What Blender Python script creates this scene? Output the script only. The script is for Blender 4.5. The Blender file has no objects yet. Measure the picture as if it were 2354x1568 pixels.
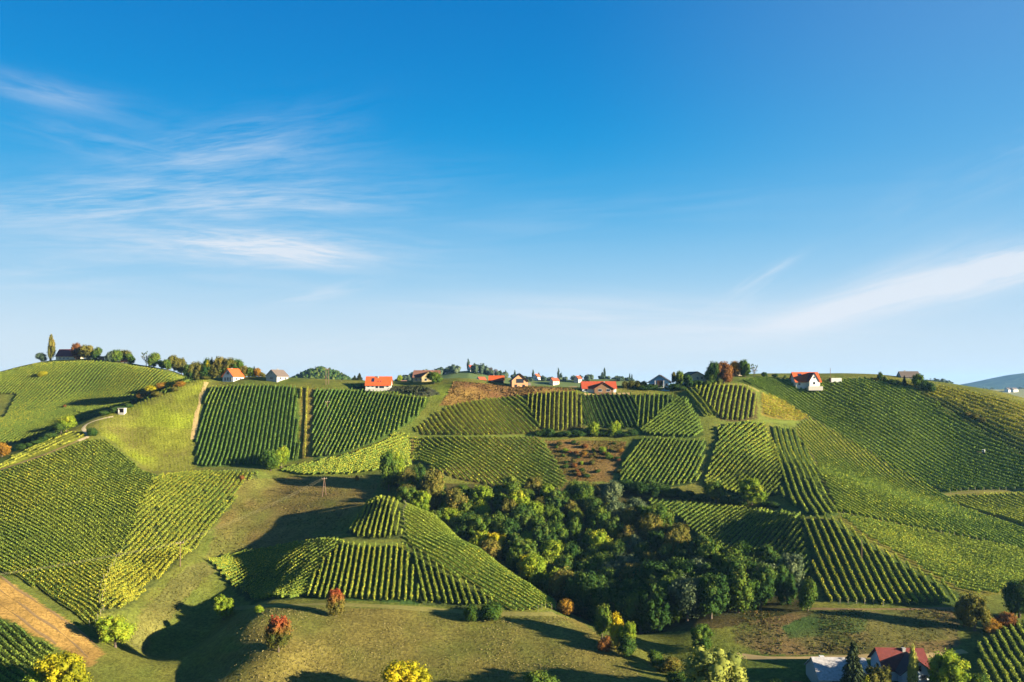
import bpy, math, random
import numpy as np
R = math.radians
SC = bpy.context.scene
COL = SC.collection

# ------------------------------------------------------------------ camera
F_ = 1811.0; CX = 1176.5; HZ = 885.0          # picture units: 2353 x 1568, horizon row 885
cam_d = bpy.data.cameras.new('camera'); cam = bpy.data.objects.new('camera', cam_d); COL.objects.link(cam)
cam.location = (0, 0, 0); cam.rotation_euler = (R(90), 0, 0)
cam_d.sensor_width = 36.0; cam_d.lens = F_ / 2353 * 36.0
cam_d.shift_y = (HZ - 784) / 2353
cam_d.clip_start = 1.0; cam_d.clip_end = 40000
SC.camera = cam

# ------------------------------------------------------------------ light
SUN_EL = 13.2; SUN_AZ = 23.0                  # from the right, a little behind the camera
sdir = (math.cos(R(SUN_EL)) * math.cos(R(SUN_AZ)), -math.cos(R(SUN_EL)) * math.sin(R(SUN_AZ)), math.sin(R(SUN_EL)))
sl = bpy.data.lights.new('sun', 'SUN'); sun = bpy.data.objects.new('sun', sl); COL.objects.link(sun)
sl.energy = 5.0; sl.angle = R(0.5); sl.color = (1.0, 0.87, 0.64)
from mathutils import Vector, Matrix
sun.rotation_euler = Vector(sdir).to_track_quat('Z', 'Y').to_euler()
SC.view_settings.view_transform = 'Standard'; SC.view_settings.look = 'None'
SC.view_settings.gamma = 1.0; SC.view_settings.use_curve_mapping = False
SC.view_settings.exposure = 2.27

# ------------------------------------------------------------------ sky: Nishita air with high cirrus
W = bpy.data.worlds.new('World'); SC.world = W; W.use_nodes = True
nt = W.node_tree; nt.nodes.clear(); NN = nt.nodes.new; LK = nt.links.new
def math_n(op, a, b=None, c=None):
    n = NN('ShaderNodeMath'); n.operation = op
    for i, v in enumerate((a, b, c)):
        if v is None: continue
        if isinstance(v, (int, float)): n.inputs[i].default_value = v
        else: LK(v, n.inputs[i])
    return n.outputs[0]
sky = NN('ShaderNodeTexSky'); sky.sky_type = 'NISHITA'; sky.sun_disc = False
sky.sun_elevation = R(SUN_EL); sky.sun_rotation = R(90 + SUN_AZ)
sky.altitude = 400; sky.air_density = 1.0; sky.dust_density = 0.6; sky.ozone_density = 3.0
geo = NN('ShaderNodeNewGeometry')
sep = NN('ShaderNodeSeparateXYZ'); tc = NN('ShaderNodeTexCoord'); LK(tc.outputs['Generated'], sep.inputs[0])
dx, dy, dz = sep.outputs
ys = math_n('MAXIMUM', dy, 0.05)
u = math_n('DIVIDE', dx, ys); v = math_n('DIVIDE', dz, ys)
front = math_n('GREATER_THAN', dy, 0.05)
uv = NN('ShaderNodeCombineXYZ'); LK(u, uv.inputs[0]); LK(v, uv.inputs[1])
def mapped(px, py, ang, sx, sy):
    """plane coordinates about a sky direction, turned by ang, measured in units sx, sy"""
    s = NN('ShaderNodeVectorMath'); s.operation = 'SUBTRACT'; LK(uv.outputs[0], s.inputs[0])
    s.inputs[1].default_value = ((px - CX) / F_, (HZ - py) / F_, 0)
    r = NN('ShaderNodeVectorRotate'); r.rotation_type = 'Z_AXIS'; LK(s.outputs[0], r.inputs['Vector']); r.inputs['Angle'].default_value = -R(ang)
    m = NN('ShaderNodeVectorMath'); m.operation = 'MULTIPLY'; LK(r.outputs[0], m.inputs[0]); m.inputs[1].default_value = (F_ / sx, F_ / sy, 0)
    return m.outputs[0]
def noise(vec, scale, detail=6, rough=0.6, dist=0.6):
    n = NN('ShaderNodeTexNoise'); n.noise_dimensions = '3D'; LK(vec, n.inputs['Vector'])
    n.inputs['Scale'].default_value = scale; n.inputs['Detail'].default_value = detail
    n.inputs['Roughness'].default_value = rough; n.inputs['Distortion'].default_value = dist
    return n.outputs['Fac']
def ramp01(val, lo, hi):
    m = NN('ShaderNodeMapRange'); m.interpolation_type = 'SMOOTHSTEP'; LK(val, m.inputs[0]); m.inputs[1].default_value = lo; m.inputs[2].default_value = hi
    return m.outputs[0]
def puff(px, py, ang, sx, sy, amt, nsx=300, nsy=60, lo=0.35, hi=0.75):
    mv = mapped(px, py, ang, sx, sy)
    ln = NN('ShaderNodeVectorMath'); ln.operation = 'LENGTH'; LK(mv, ln.inputs[0])
    g = math_n('POWER', 2.718, math_n('MULTIPLY', math_n('POWER', ln.outputs['Value'], 2.0), -1.0))
    nv = mapped(px, py, ang, nsx, nsy)
    off = NN('ShaderNodeVectorMath'); off.operation = 'ADD'; LK(nv, off.inputs[0]); off.inputs[1].default_value = (px * .013, py * .017, 0)
    n = ramp01(noise(off.outputs[0], 1.0), lo, hi)
    return math_n('MULTIPLY', math_n('MULTIPLY', g, n), amt)
clouds = [
 puff(600, 565, -3, 330, 42, .40, 240, 26, .3, .75), puff(690, 582, -8, 130, 26, .40, 150, 14, .25, .65), puff(560, 560, -2, 260, 30, .22, 70, 8, .35, .7),
 puff(330, 470, 3, 500, 80, .26, 360, 40), puff(300, 460, 3, 420, 60, .14, 110, 10, .35, .7), puff(650, 470, 0, 240, 40, .24, 240, 26),
 puff(90, 212, -12, 220, 34, .20, 320, 44, .2, .8), puff(540, 370, 10, 260, 90, .16, 300, 60), puff(520, 350, 8, 200, 60, .10, 90, 10, .35, .7),
 puff(240, 330, -12, 200, 40, .12, 240, 34), puff(250, 610, 0, 560, 70, .24, 420, 40),
 puff(2200, 645, 14.5, 310, 44, .52, 380, 34, .15, .65), puff(2000, 690, 15, 190, 26, .42, 260, 20, .2, .65), puff(2330, 612, 13, 200, 46, .34, 300, 22, .2, .7), puff(2200, 640, 14.5, 280, 40, .20, 90, 9, .35, .7), puff(1850, 740, 12, 150, 22, .22, 200, 24, .2, .7),
 puff(2060, 630, 22, 240, 50, .16, 300, 40, .2, .75), puff(1760, 630, 30, 80, 10, .22, 120, 12, .3, .6), puff(1690, 690, 28, 120, 26, .12, 140, 16, .3, .7),
 puff(1500, 735, -3, 430, 46, .34, 420, 30, .2, .7), puff(1200, 715, 0, 420, 22, .16, 400, 20), puff(1600, 780, 4, 300, 40, .16, 260, 30, .2, .7),
 puff(740, 675, 12, 100, 16, .20, 110, 12, .3, .6), puff(800, 790, 8, 160, 22, .16, 160, 14, .3, .7), puff(1250, 500, 4, 700, 60, .08, 600, 50), puff(2260, 400, 24, 260, 50, .10, 300, 40),
]
acc = clouds[0]
for c in clouds[1:]: acc = math_n('ADD', acc, c)
acc = math_n('MINIMUM', math_n('MULTIPLY', math_n('MULTIPLY', acc, 1.65), front), 0.85)
# clear-air gradient by true elevation (sine), a touch paler toward the sun side; one third Nishita, two thirds graded air
EXPO = 2 ** SC.view_settings.exposure; STR = 0.10
def lin(c): return [((x / 255 + .055) / 1.055) ** 2.4 if x > 10 else x / 255 / 12.92 for x in c]
cr = NN('ShaderNodeValToRGB'); cr.color_ramp.interpolation = 'B_SPLINE'
STOPS = [(0.0, (216, 229, 238)), (.035, (213, 229, 240)), (.08, (196, 221, 239)), (.13, (156, 206, 237)), (.20, (86, 178, 230)), (.27, (14, 157, 223)), (.34, (0, 140, 213)), (.42, (0, 125, 202)), (.5, (0, 117, 193)), (1.0, (0, 85, 160))]
LK(math_n('MAXIMUM', dz, 0.0), cr.inputs[0])
while len(cr.color_ramp.elements) < len(STOPS): cr.color_ramp.elements.new(.5)
for e, (p_, c_) in zip(cr.color_ramp.elements, STOPS): e.position = p_; e.color = (*lin(c_), 1)
side = ramp01(dx, .02, .62)
pale = NN('ShaderNodeMix'); pale.data_type = 'RGBA'; LK(math_n('MULTIPLY', side, .24), pale.inputs['Factor']); LK(cr.outputs[0], pale.inputs[6]); pale.inputs[7].default_value = (*lin((170, 206, 238)), 1)
gain = NN('ShaderNodeVectorMath'); gain.operation = 'SCALE'; LK(pale.outputs[2], gain.inputs[0]); gain.inputs['Scale'].default_value = 1 / (EXPO * STR)
hsv = NN('ShaderNodeMix'); hsv.data_type = 'RGBA'; hsv.inputs['Factor'].default_value = .985; LK(sky.outputs[0], hsv.inputs[6]); LK(gain.outputs[0], hsv.inputs[7])
mix = NN('ShaderNodeMix'); mix.data_type = 'RGBA'; LK(acc, mix.inputs['Factor']); LK(hsv.outputs[2], mix.inputs[6]); mix.inputs[7].default_value = (*[x / (EXPO * STR) for x in lin((232, 238, 246))], 1)
bg = NN('ShaderNodeBackground'); LK(mix.outputs[2], bg.inputs['Color']); bg.inputs['Strength'].default_value = STR
wo = NN('ShaderNodeOutputWorld'); LK(bg.outputs[0], wo.inputs['Surface'])
SC.cycles.max_bounces = 5; SC.cycles.diffuse_bounces = 4; SC.cycles.transmission_bounces = 3; SC.cycles.transparent_max_bounces = 4; SC.cycles.volume_bounces = 1
SC.cycles.use_denoising = True

# ------------------------------------------------------------------ terrain: surveyed points (picture x, picture y, distance) -> smooth sheet
def P(px, py, Y): return ((px - CX) * Y / F_, Y, -(py - HZ) * Y / F_)
VIS=[(-150,894,600),(0,856,600),(80,836,600),(150,829,598),(230,828,592),(300,838,585),(370,851,570),(440,870,535),
(0,920,545),(100,900,550),(200,900,550),(300,905,535),(380,900,525),(0,1000,482),(60,1010,472),(150,975,480),(250,945,490),(340,915,505),(420,880,520),
(0,1078,350),(30,1045,372),(100,1045,368),(160,990,400),(200,1008,388),(250,950,420),(300,935,432),(340,918,440),(380,905,445),(420,885,455),(470,871,462),
(300,1000,405),(350,1085,372),(450,1080,378),(450,960,420),(460,900,450),(380,960,418),(240,1010,392),
(330,1090,362),(100,1130,325),(0,1180,305),(200,1130,335),(300,1180,315),(100,1250,278),(230,1300,272),(0,1290,258),(150,1380,240),(225,1425,232),(-200,1250,275),(-200,1130,330),
(0,1340,240),(60,1400,228),(150,1470,217),(0,1450,215),(100,1540,200),(0,1560,195),(-200,1450,215),(280,1500,218),(200,1568,195),
(450,1095,366),(590,1085,370),(560,1120,358),(500,1200,322),(450,1270,292),(400,1310,277),(300,1300,282),(240,1335,260),(300,1400,241),
(400,1400,259),(350,1500,235),(410,1450,247),(490,1400,263),(450,1560,208),(450,1480,243),(520,1440,240),
(575,1425,223),(640,1500,204),(700,1450,219),(900,1430,228),(900,1550,200),(1200,1430,232),(1200,1560,198),(1450,1560,196),(1400,1470,222),(700,1550,200),(1520,1510,216),
(480,878,462),(560,878,458),(640,878,455),(690,881,452),(760,883,450),(860,884,450),(920,886,450),(985,906,425),(1020,890,440),(1040,877,446),
(570,980,415),(520,1075,384),(600,1075,384),(690,1065,386),(800,940,428),(850,1010,401),(940,960,412),(985,920,422),
(940,1000,404),(930,1078,370),(640,1090,378),(800,1095,368),(870,1087,368),
(700,1110,364),(600,1120,362),(850,1150,338),(700,1200,321),(560,1200,325),(500,1260,304),(480,1295,298),(560,1270,303),(700,1240,300),(800,1210,303),
(790,1238,280),(880,1145,313),(915,1150,311),(870,1243,277),(930,1240,278),(870,1390,240),(700,1385,243),(600,1385,247),(1000,1395,240),(1150,1410,237),(1270,1405,240),(870,1320,258),(600,1345,271),(650,1290,277),(640,1370,251),(690,1300,271),
(930,1160,309),(1000,1190,298),(1100,1265,275),(1200,1340,256),(1100,1330,255),
(1045,877,446),(1180,888,445),(1320,893,440),(1010,932,418),(1100,915,424),(1200,905,428),(1325,896,432),
(1000,1085,362),(1100,1110,355),(1250,1115,352),(1400,1115,350),(1240,1000,398),(1460,1005,394),(960,1002,404),(1010,940,417),(1150,920,425),(1230,990,400),(1190,960,410),
(1100,1050,378),(1200,1060,375),(1000,1050,382),(1350,1000,397),(1350,1060,372),
(1480,1150,335),(1560,1190,317),(1640,1290,284),(1440,1455,228),(1600,1440,226),(1830,1400,238),
(1330,898,432),(1460,900,430),(1540,925,420),(1570,893,432),(1600,885,440),(1575,905,424),(1610,965,400),(1650,1012,383),(1630,1100,353),(1660,930,411),(1700,960,403),(1700,1050,366),(1700,1130,337),(1640,1130,337),(1500,1000,393),(1500,1100,353),(1590,1060,366),(1360,950,414),(1290,940,412),(1450,950,412),
(1550,1170,325),(1650,1170,322),(1750,1175,313),(1700,1250,290),(1800,1290,272),(1830,1340,257),
(1730,890,434),(1760,975,401),(1830,1080,347),(1920,1190,291),(2050,1290,262),(2200,1375,243),(1860,1197,288),(1950,1300,260),
(1700,874,442),(1800,925,430),(1900,985,412),(2000,1045,395),(2100,1105,378),(2160,1130,370),(1900,1080,365),(2050,1150,330),(2200,1200,315),(2353,1250,300),(2200,1290,277),(2353,1200,328),(2353,1130,362),(2250,1125,368),
(1760,870,452),(1810,869,455),(1880,878,448),(1920,877,446),(1990,873,446),(2050,877,442),(2130,887,436),(2200,898,428),(2300,920,415),(2353,933,410),(2450,960,400),
(1900,930,432),(2000,970,415),(2100,1000,405),(2200,1050,392),(2200,1100,378),(2353,1095,370),(2353,1020,388),(2100,930,424),(2250,980,404),
(1600,1475,220),(1700,1500,212),(1950,1430,224),(2200,1420,228),(1950,1500,208),(2200,1500,208),(1950,1568,192),(2200,1568,190),(2353,1440,222),(2353,1568,188),(1850,1397,238),(2000,1393,240),(2200,1391,240),(2353,1370,248),(2353,1300,278),(2280,1330,260),(2500,1350,265),(2500,1180,330)]
HID=[(30,425,-41),(150,442,-30),(250,452,-21),(340,472,-13),(420,487,-3.5),
(1000,325,-60),(1100,303,-67),(1200,284,-73),(1300,264,-76),(1450,238,-76),(930,338,-51),(1350,300,-68),(1200,320,-59),(1550,260,-71),(1700,255,-68),
(480,500,3),(560,500,3),(560,560,-12),(760,500,-1),(760,560,-16),(870,490,-0.5),(1040,490,2),(1180,490,-2),(1330,480,-4),(1460,480,-3),(1600,480,2),(1700,490,4),(1850,500,0),(1990,500,-5),(2200,490,-20),(2353,480,-30),
(0,680,0),(200,680,8),(400,640,-3),(0,780,-40),(300,760,-35),(700,660,-45),(1000,600,-25),(1000,700,-50),(1300,600,-30),(1300,700,-50),(1700,600,-30),(1700,700,-50),(2100,600,-45),(2400,600,-55),(2400,750,-60)]
WLD=[(-500,250,-60),(-500,350,-45),(-520,480,-30),(-520,620,-5),(-500,780,-45),(-300,120,-78),(0,100,-79),(300,120,-77),(-600,100,-78),(600,100,-75),(500,250,-66),(520,400,-40),(520,600,-60),(-100,150,-77),(120,150,-76),(0,0,-82),(-400,0,-82),(400,0,-82),(-300,800,-55),(0,800,-60),(300,800,-62),(600,800,-65),(-700,400,-40),(-700,700,-45),(700,250,-68),(700,600,-65)]

PTS = np.array([P(*v) for v in VIS] + [((px - CX) * Y / F_, Y, z) for px, Y, z in HID] + WLD)
_xy = PTS[:, :2] / 100; _n = len(PTS)
_d2 = ((_xy[:, None] - _xy[None]) ** 2).sum(-1)
_A = np.zeros((_n + 3, _n + 3)); _A[:_n, :_n] = np.where(_d2 > 0, 0.5 * _d2 * np.log(np.maximum(_d2, 1e-12)), 0) + 0.0015 * np.eye(_n)
_A[:_n, _n] = 1; _A[:_n, _n + 1:] = _xy; _A[_n, :_n] = 1; _A[_n + 1:, :_n] = _xy.T
_w = np.linalg.solve(_A, np.r_[PTS[:, 2], 0, 0, 0])
def tps(X, Y):
    s = X.shape; X = X.ravel() / 100; Y = Y.ravel() / 100; out = np.empty(len(X))
    for i in range(0, len(X), 20000):
        x = X[i:i + 20000]; y = Y[i:i + 20000]
        d2 = (x[:, None] - _xy[None, :, 0]) ** 2 + (y[:, None] - _xy[None, :, 1]) ** 2
        out[i:i + 20000] = (0.5 * d2 * np.log(np.maximum(d2, 1e-12))) @ _w[:_n] + _w[_n] + _w[_n + 1] * x + _w[_n + 2] * y
    return out.reshape(s)
def sstep(a, b, x): t = np.clip((x - a) / (b - a), 0, 1); return t * t * (3 - 2 * t)
def vnoise(x, y, seed=0):                      # cheap smooth noise, about -1..1
    r = np.random.RandomState(seed); o = 0
    for k in range(6):
        a = r.uniform(0, 6.28); f = r.uniform(.6, 1.6); o = o + np.sin(f * (x * math.cos(a) + y * math.sin(a)) + r.uniform(0, 6.28))
    return o / 3.2
def height0(X, Y):
    """surveyed sheet inside, gentle far country outside"""
    z = tps(np.clip(X, -640, 640), np.clip(Y, 10, 790))
    far = -62 + 6 * vnoise(X / 260, Y / 260, 3)
    wgt = sstep(560, 760, np.abs(X)) ; wgt = np.maximum(wgt, sstep(640, 820, Y)); wgt = np.maximum(wgt, sstep(60, -80, Y))
    return z * (1 - wgt) + far * wgt
GX0, GX1, GY0, GY1, GS = -430.0, 430.0, 150.0, 640.0, 1.0
core_x = np.arange(GX0, GX1 + .1, GS); core_y = np.arange(GY0, GY1 + .1, GS)
HG = height0(*np.meshgrid(core_x, core_y))
HG += 0.12 * vnoise(*(a / 3.1 for a in np.meshgrid(core_x, core_y)), 5) + 0.25 * vnoise(*(a / 11. for a in np.meshgrid(core_x, core_y)), 6)
def hz(x, y):
    x = np.atleast_1d(np.asarray(x, float)); y = np.atleast_1d(np.asarray(y, float))
    inside = (x > GX0) & (x < GX1 - 1) & (y > GY0) & (y < GY1 - 1)
    fx = np.clip((x - GX0) / GS, 0, len(core_x) - 1.001); fy = np.clip((y - GY0) / GS, 0, len(core_y) - 1.001)
    i = fx.astype(int); j = fy.astype(int); a = fx - i; b = fy - j
    r = HG[j, i] * (1 - a) * (1 - b) + HG[j, i + 1] * a * (1 - b) + HG[j + 1, i] * (1 - a) * b + HG[j + 1, i + 1] * a * b
    if not inside.all(): r[~inside] = height0(x[~inside], y[~inside])
    return r
def h1(x, y): return float(hz(x, y)[0])
_T = np.arange(155, 640, 0.5)
def ray(px, py):
    """where a line of sight meets the ground (first hit); slides down when it only meets sky"""
    for k in range(60):
        X = (px - CX) / F_ * _T; Z = -(py - HZ) / F_ * _T
        d = hz(X, _T) - Z
        hit = np.nonzero(d > 0)[0]
        if len(hit):
            i = hit[0]
            t = _T[i] if i == 0 else _T[i] - 0.5 * d[i] / (d[i] - d[i - 1])
            return ((px - CX) / F_ * t, t, h1((px - CX) / F_ * t, t))
        py += 1.5
    return P(px, py, 600)
def poly_world(pp, sub=20):
    out = []
    for (a, b) in zip(pp, pp[1:] + pp[:1]):
        n = max(1, int(math.hypot(b[0] - a[0], b[1] - a[1]) / sub))
        for k in range(n): out.append(ray(a[0] + (b[0] - a[0]) * k / n, a[1] + (b[1] - a[1]) * k / n)[:2])
    return np.array(out)
def inpoly(poly, x, y):
    x = np.asarray(x); y = np.asarray(y); r = np.zeros(x.shape, bool)
    px, py = poly[:, 0], poly[:, 1]; qx, qy = np.roll(px, -1), np.roll(py, -1)
    for a, b, c, d in zip(px, py, qx, qy):
        if b == d: continue
        m = ((b > y) != (d > y)) & (x < (c - a) * (y - b) / (d - b) + a); r ^= m
    return r

# ------------------------------------------------------------------ small kit
def tag(o, label=None, cat=None, group=None, kind=None):
    if label: o['label'] = label
    if cat: o['category'] = cat
    if group: o['group'] = group
    if kind: o['kind'] = kind
    return o
def empty(name, loc=(0, 0, 0), rz=0.0):
    o = bpy.data.objects.new(name, None); COL.objects.link(o); o.location = loc; o.rotation_euler = (0, 0, rz); o.empty_display_size = .3; return o
def mesh_np(name, V, F):
    """numpy vertices and equal-sided faces to a mesh"""
    me = bpy.data.meshes.new(name); V = np.ascontiguousarray(V, np.float32); F = np.ascontiguousarray(F, np.int32); k = F.shape[1]
    me.vertices.add(len(V)); me.vertices.foreach_set('co', V.ravel())
    me.loops.add(F.size); me.loops.foreach_set('vertex_index', F.ravel())
    me.polygons.add(len(F)); me.polygons.foreach_set('loop_start', np.arange(0, F.size, k, dtype=np.int32))
    me.update(calc_edges=True); return me
def face_col(me, C):
    a = me.attributes.new('Col', 'FLOAT_COLOR', 'FACE'); C4 = np.ones((len(C), 4), np.float32); C4[:, :3] = C; a.data.foreach_set('color', C4.ravel())
def smooth(me): me.polygons.foreach_set('use_smooth', np.ones(len(me.polygons), bool)); me.update()
def link(name, me, mat=None, parent=None):
    o = bpy.data.objects.new(name, me); COL.objects.link(o)
    if mat and not me.materials: me.materials.append(mat)
    if parent: o.parent = parent
    return o
class MB:
    """collects boxes, prisms and tubes into ONE mesh"""
    def __init__(s): s.V = []; s.F = []; s.M = []
    def add(s, V, F, m=0):
        b = len(s.V); s.V += [tuple(v) for v in V]; s.F += [tuple(i + b for i in f) for f in F]; s.M += [m] * len(F); return s
    def box(s, x0, x1, y0, y1, z0, z1, m=0):
        return s.add([(x0,y0,z0),(x1,y0,z0),(x1,y1,z0),(x0,y1,z0),(x0,y0,z1),(x1,y0,z1),(x1,y1,z1),(x0,y1,z1)], [(0,3,2,1),(4,5,6,7),(0,1,5,4),(1,2,6,5),(2,3,7,6),(3,0,4,7)], m)
    def tube(s, pts, rad, n=7, m=0):
        pts = [Vector(p) for p in pts]; rad = rad if isinstance(rad, (list, tuple)) else [rad] * len(pts); V = []
        for i, p in enumerate(pts):
            t = (pts[min(i + 1, len(pts) - 1)] - pts[max(i - 1, 0)]).normalized()
            a = t.orthogonal().normalized() if i == 0 else (a - t * a.dot(t)).normalized()
            b = t.cross(a)
            for k in range(n): V.append(p + rad[i] * (math.cos(6.2832 * k / n) * a + math.sin(6.2832 * k / n) * b))
        F = [(i*n+k, i*n+(k+1)%n, (i+1)*n+(k+1)%n, (i+1)*n+k) for i in range(len(pts)-1) for k in range(n)]
        F += [tuple(range(n))[::-1], tuple((len(pts)-1)*n + k for k in range(n))]
        return s.add(V, F, m)
    def build(s, name, mat, parent=None, loc=None):
        me = bpy.data.meshes.new(name); me.from_pydata(s.V, [], s.F)
        for m in (mat if isinstance(mat, (list, tuple)) else [mat]): me.materials.append(m)
        me.polygons.foreach_set('material_index', s.M); me.update()
        o = bpy.data.objects.new(name, me); COL.objects.link(o)
        if parent: o.parent = parent
        if loc: o.location = loc
        return o

# ------------------------------------------------------------------ materials
def new_mat(name):
    m = bpy.data.materials.new(name); m.use_nodes = True; t = m.node_tree; t.nodes.clear(); return m, t, t.nodes.new, t.links.new
def solid(name, col, rough=.8, var=.12, scale=1.5, spec=.25, bump=0.0, stripes=None):
    """painted, plastered or tiled surface with a little wear"""
    m, t, N, L = new_mat(name); p = N('ShaderNodeBsdfPrincipled'); o = N('ShaderNodeOutputMaterial'); L(p.outputs[0], o.inputs[0])
    tc = N('ShaderNodeTexCoord'); n = N('ShaderNodeTexNoise'); n.inputs['Scale'].default_value = scale; n.inputs['Detail'].default_value = 6; L(tc.outputs['Object'], n.inputs['Vector'])
    mx = N('ShaderNodeMix'); mx.data_type = 'RGBA'; L(n.outputs['Fac'], mx.inputs['Factor'])
    mx.inputs[6].default_value = (*[c * (1 - 2 * var) for c in col], 1); mx.inputs[7].default_value = (*[min(1, c * (1 + 2 * var)) for c in col], 1)
    out = mx.outputs[2]
    if stripes:
        w = N('ShaderNodeTexWave'); w.bands_direction = stripes[0]; w.inputs['Scale'].default_value = stripes[1]; w.inputs['Distortion'].default_value = .6; L(tc.outputs['Object'], w.inputs['Vector'])
        m2 = N('ShaderNodeMix'); m2.data_type = 'RGBA'; m2.blend_type = 'MULTIPLY'; m2.inputs['Factor'].default_value = stripes[2]; L(out, m2.inputs[6]); L(w.outputs['Color'], m2.inputs[7]); out = m2.outputs[2]
    L(out, p.inputs['Base Color']); p.inputs['Roughness'].default_value = rough; p.inputs['Specular IOR Level'].default_value = spec
    if bump:
        b = N('ShaderNodeBump'); b.inputs['Strength'].default_value = bump; b.inputs['Distance'].default_value = .05; L(n.outputs['Fac'], b.inputs['Height']); L(b.outputs[0], p.inputs['Normal'])
    return m
def leafy(name, attr=True, cols=None, trans=.25, zcols=None):
    """leaves: diffuse with some light coming through; colour per leaf face"""
    m, t, N, L = new_mat(name); o = N('ShaderNodeOutputMaterial')
    if attr:
        a = N('ShaderNodeAttribute'); a.attribute_name = 'Col'; col = a.outputs['Color']
    else:
        a = N('ShaderNodeAttribute'); a.attribute_name = 'Col'
        oi = N('ShaderNodeObjectInfo'); ad = N('ShaderNodeMath'); ad.operation = 'MULTIPLY_ADD'; L(oi.outputs['Random'], ad.inputs[0]); ad.inputs[1].default_value = .35
        sx = N('ShaderNodeSeparateColor'); L(a.outputs['Color'], sx.inputs[0]); sb = N('ShaderNodeMath'); sb.operation = 'SUBTRACT'; L(sx.outputs[0], sb.inputs[0]); sb.inputs[1].default_value = .17; L(sb.outputs[0], ad.inputs[2])
        cr = N('ShaderNodeValToRGB'); L(ad.outputs[0], cr.inputs[0])
        els = cr.color_ramp.elements
        while len(els) < len(cols): els.new(.5)
        for e, (p_, c) in zip(els, cols): e.position = p_; e.color = (*c, 1)
        col = cr.outputs[0]
        if zcols:                               # leaves that turn with height (green below, red on top)
            tcn = N('ShaderNodeTexCoord'); sz = N('ShaderNodeSeparateXYZ'); L(tcn.outputs['Object'], sz.inputs[0])
            nz = N('ShaderNodeTexNoise'); nz.inputs['Scale'].default_value = 6; L(tcn.outputs['Object'], nz.inputs['Vector'])
            s2 = N('ShaderNodeMath'); s2.operation = 'MULTIPLY_ADD'; L(nz.outputs['Fac'], s2.inputs[0]); s2.inputs[1].default_value = .5; L(sz.outputs[2], s2.inputs[2])
            mr = N('ShaderNodeMapRange'); L(s2.outputs[0], mr.inputs[0]); mr.inputs[1].default_value = zcols[0]; mr.inputs[2].default_value = zcols[1]
            mm = N('ShaderNodeMix'); mm.data_type = 'RGBA'; L(mr.outputs[0], mm.inputs['Factor']); L(col, mm.inputs[6]); mm.inputs[7].default_value = (*zcols[2], 1); col = mm.outputs[2]
    d = N('ShaderNodeBsdfDiffuse'); L(col, d.inputs[0]); tr = N('ShaderNodeBsdfTranslucent'); L(col, tr.inputs[0])
    mx = N('ShaderNodeMixShader'); mx.inputs[0].default_value = trans; L(d.outputs[0], mx.inputs[1]); L(tr.outputs[0], mx.inputs[2]); L(mx.outputs[0], o.inputs[0])
    return m

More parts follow.
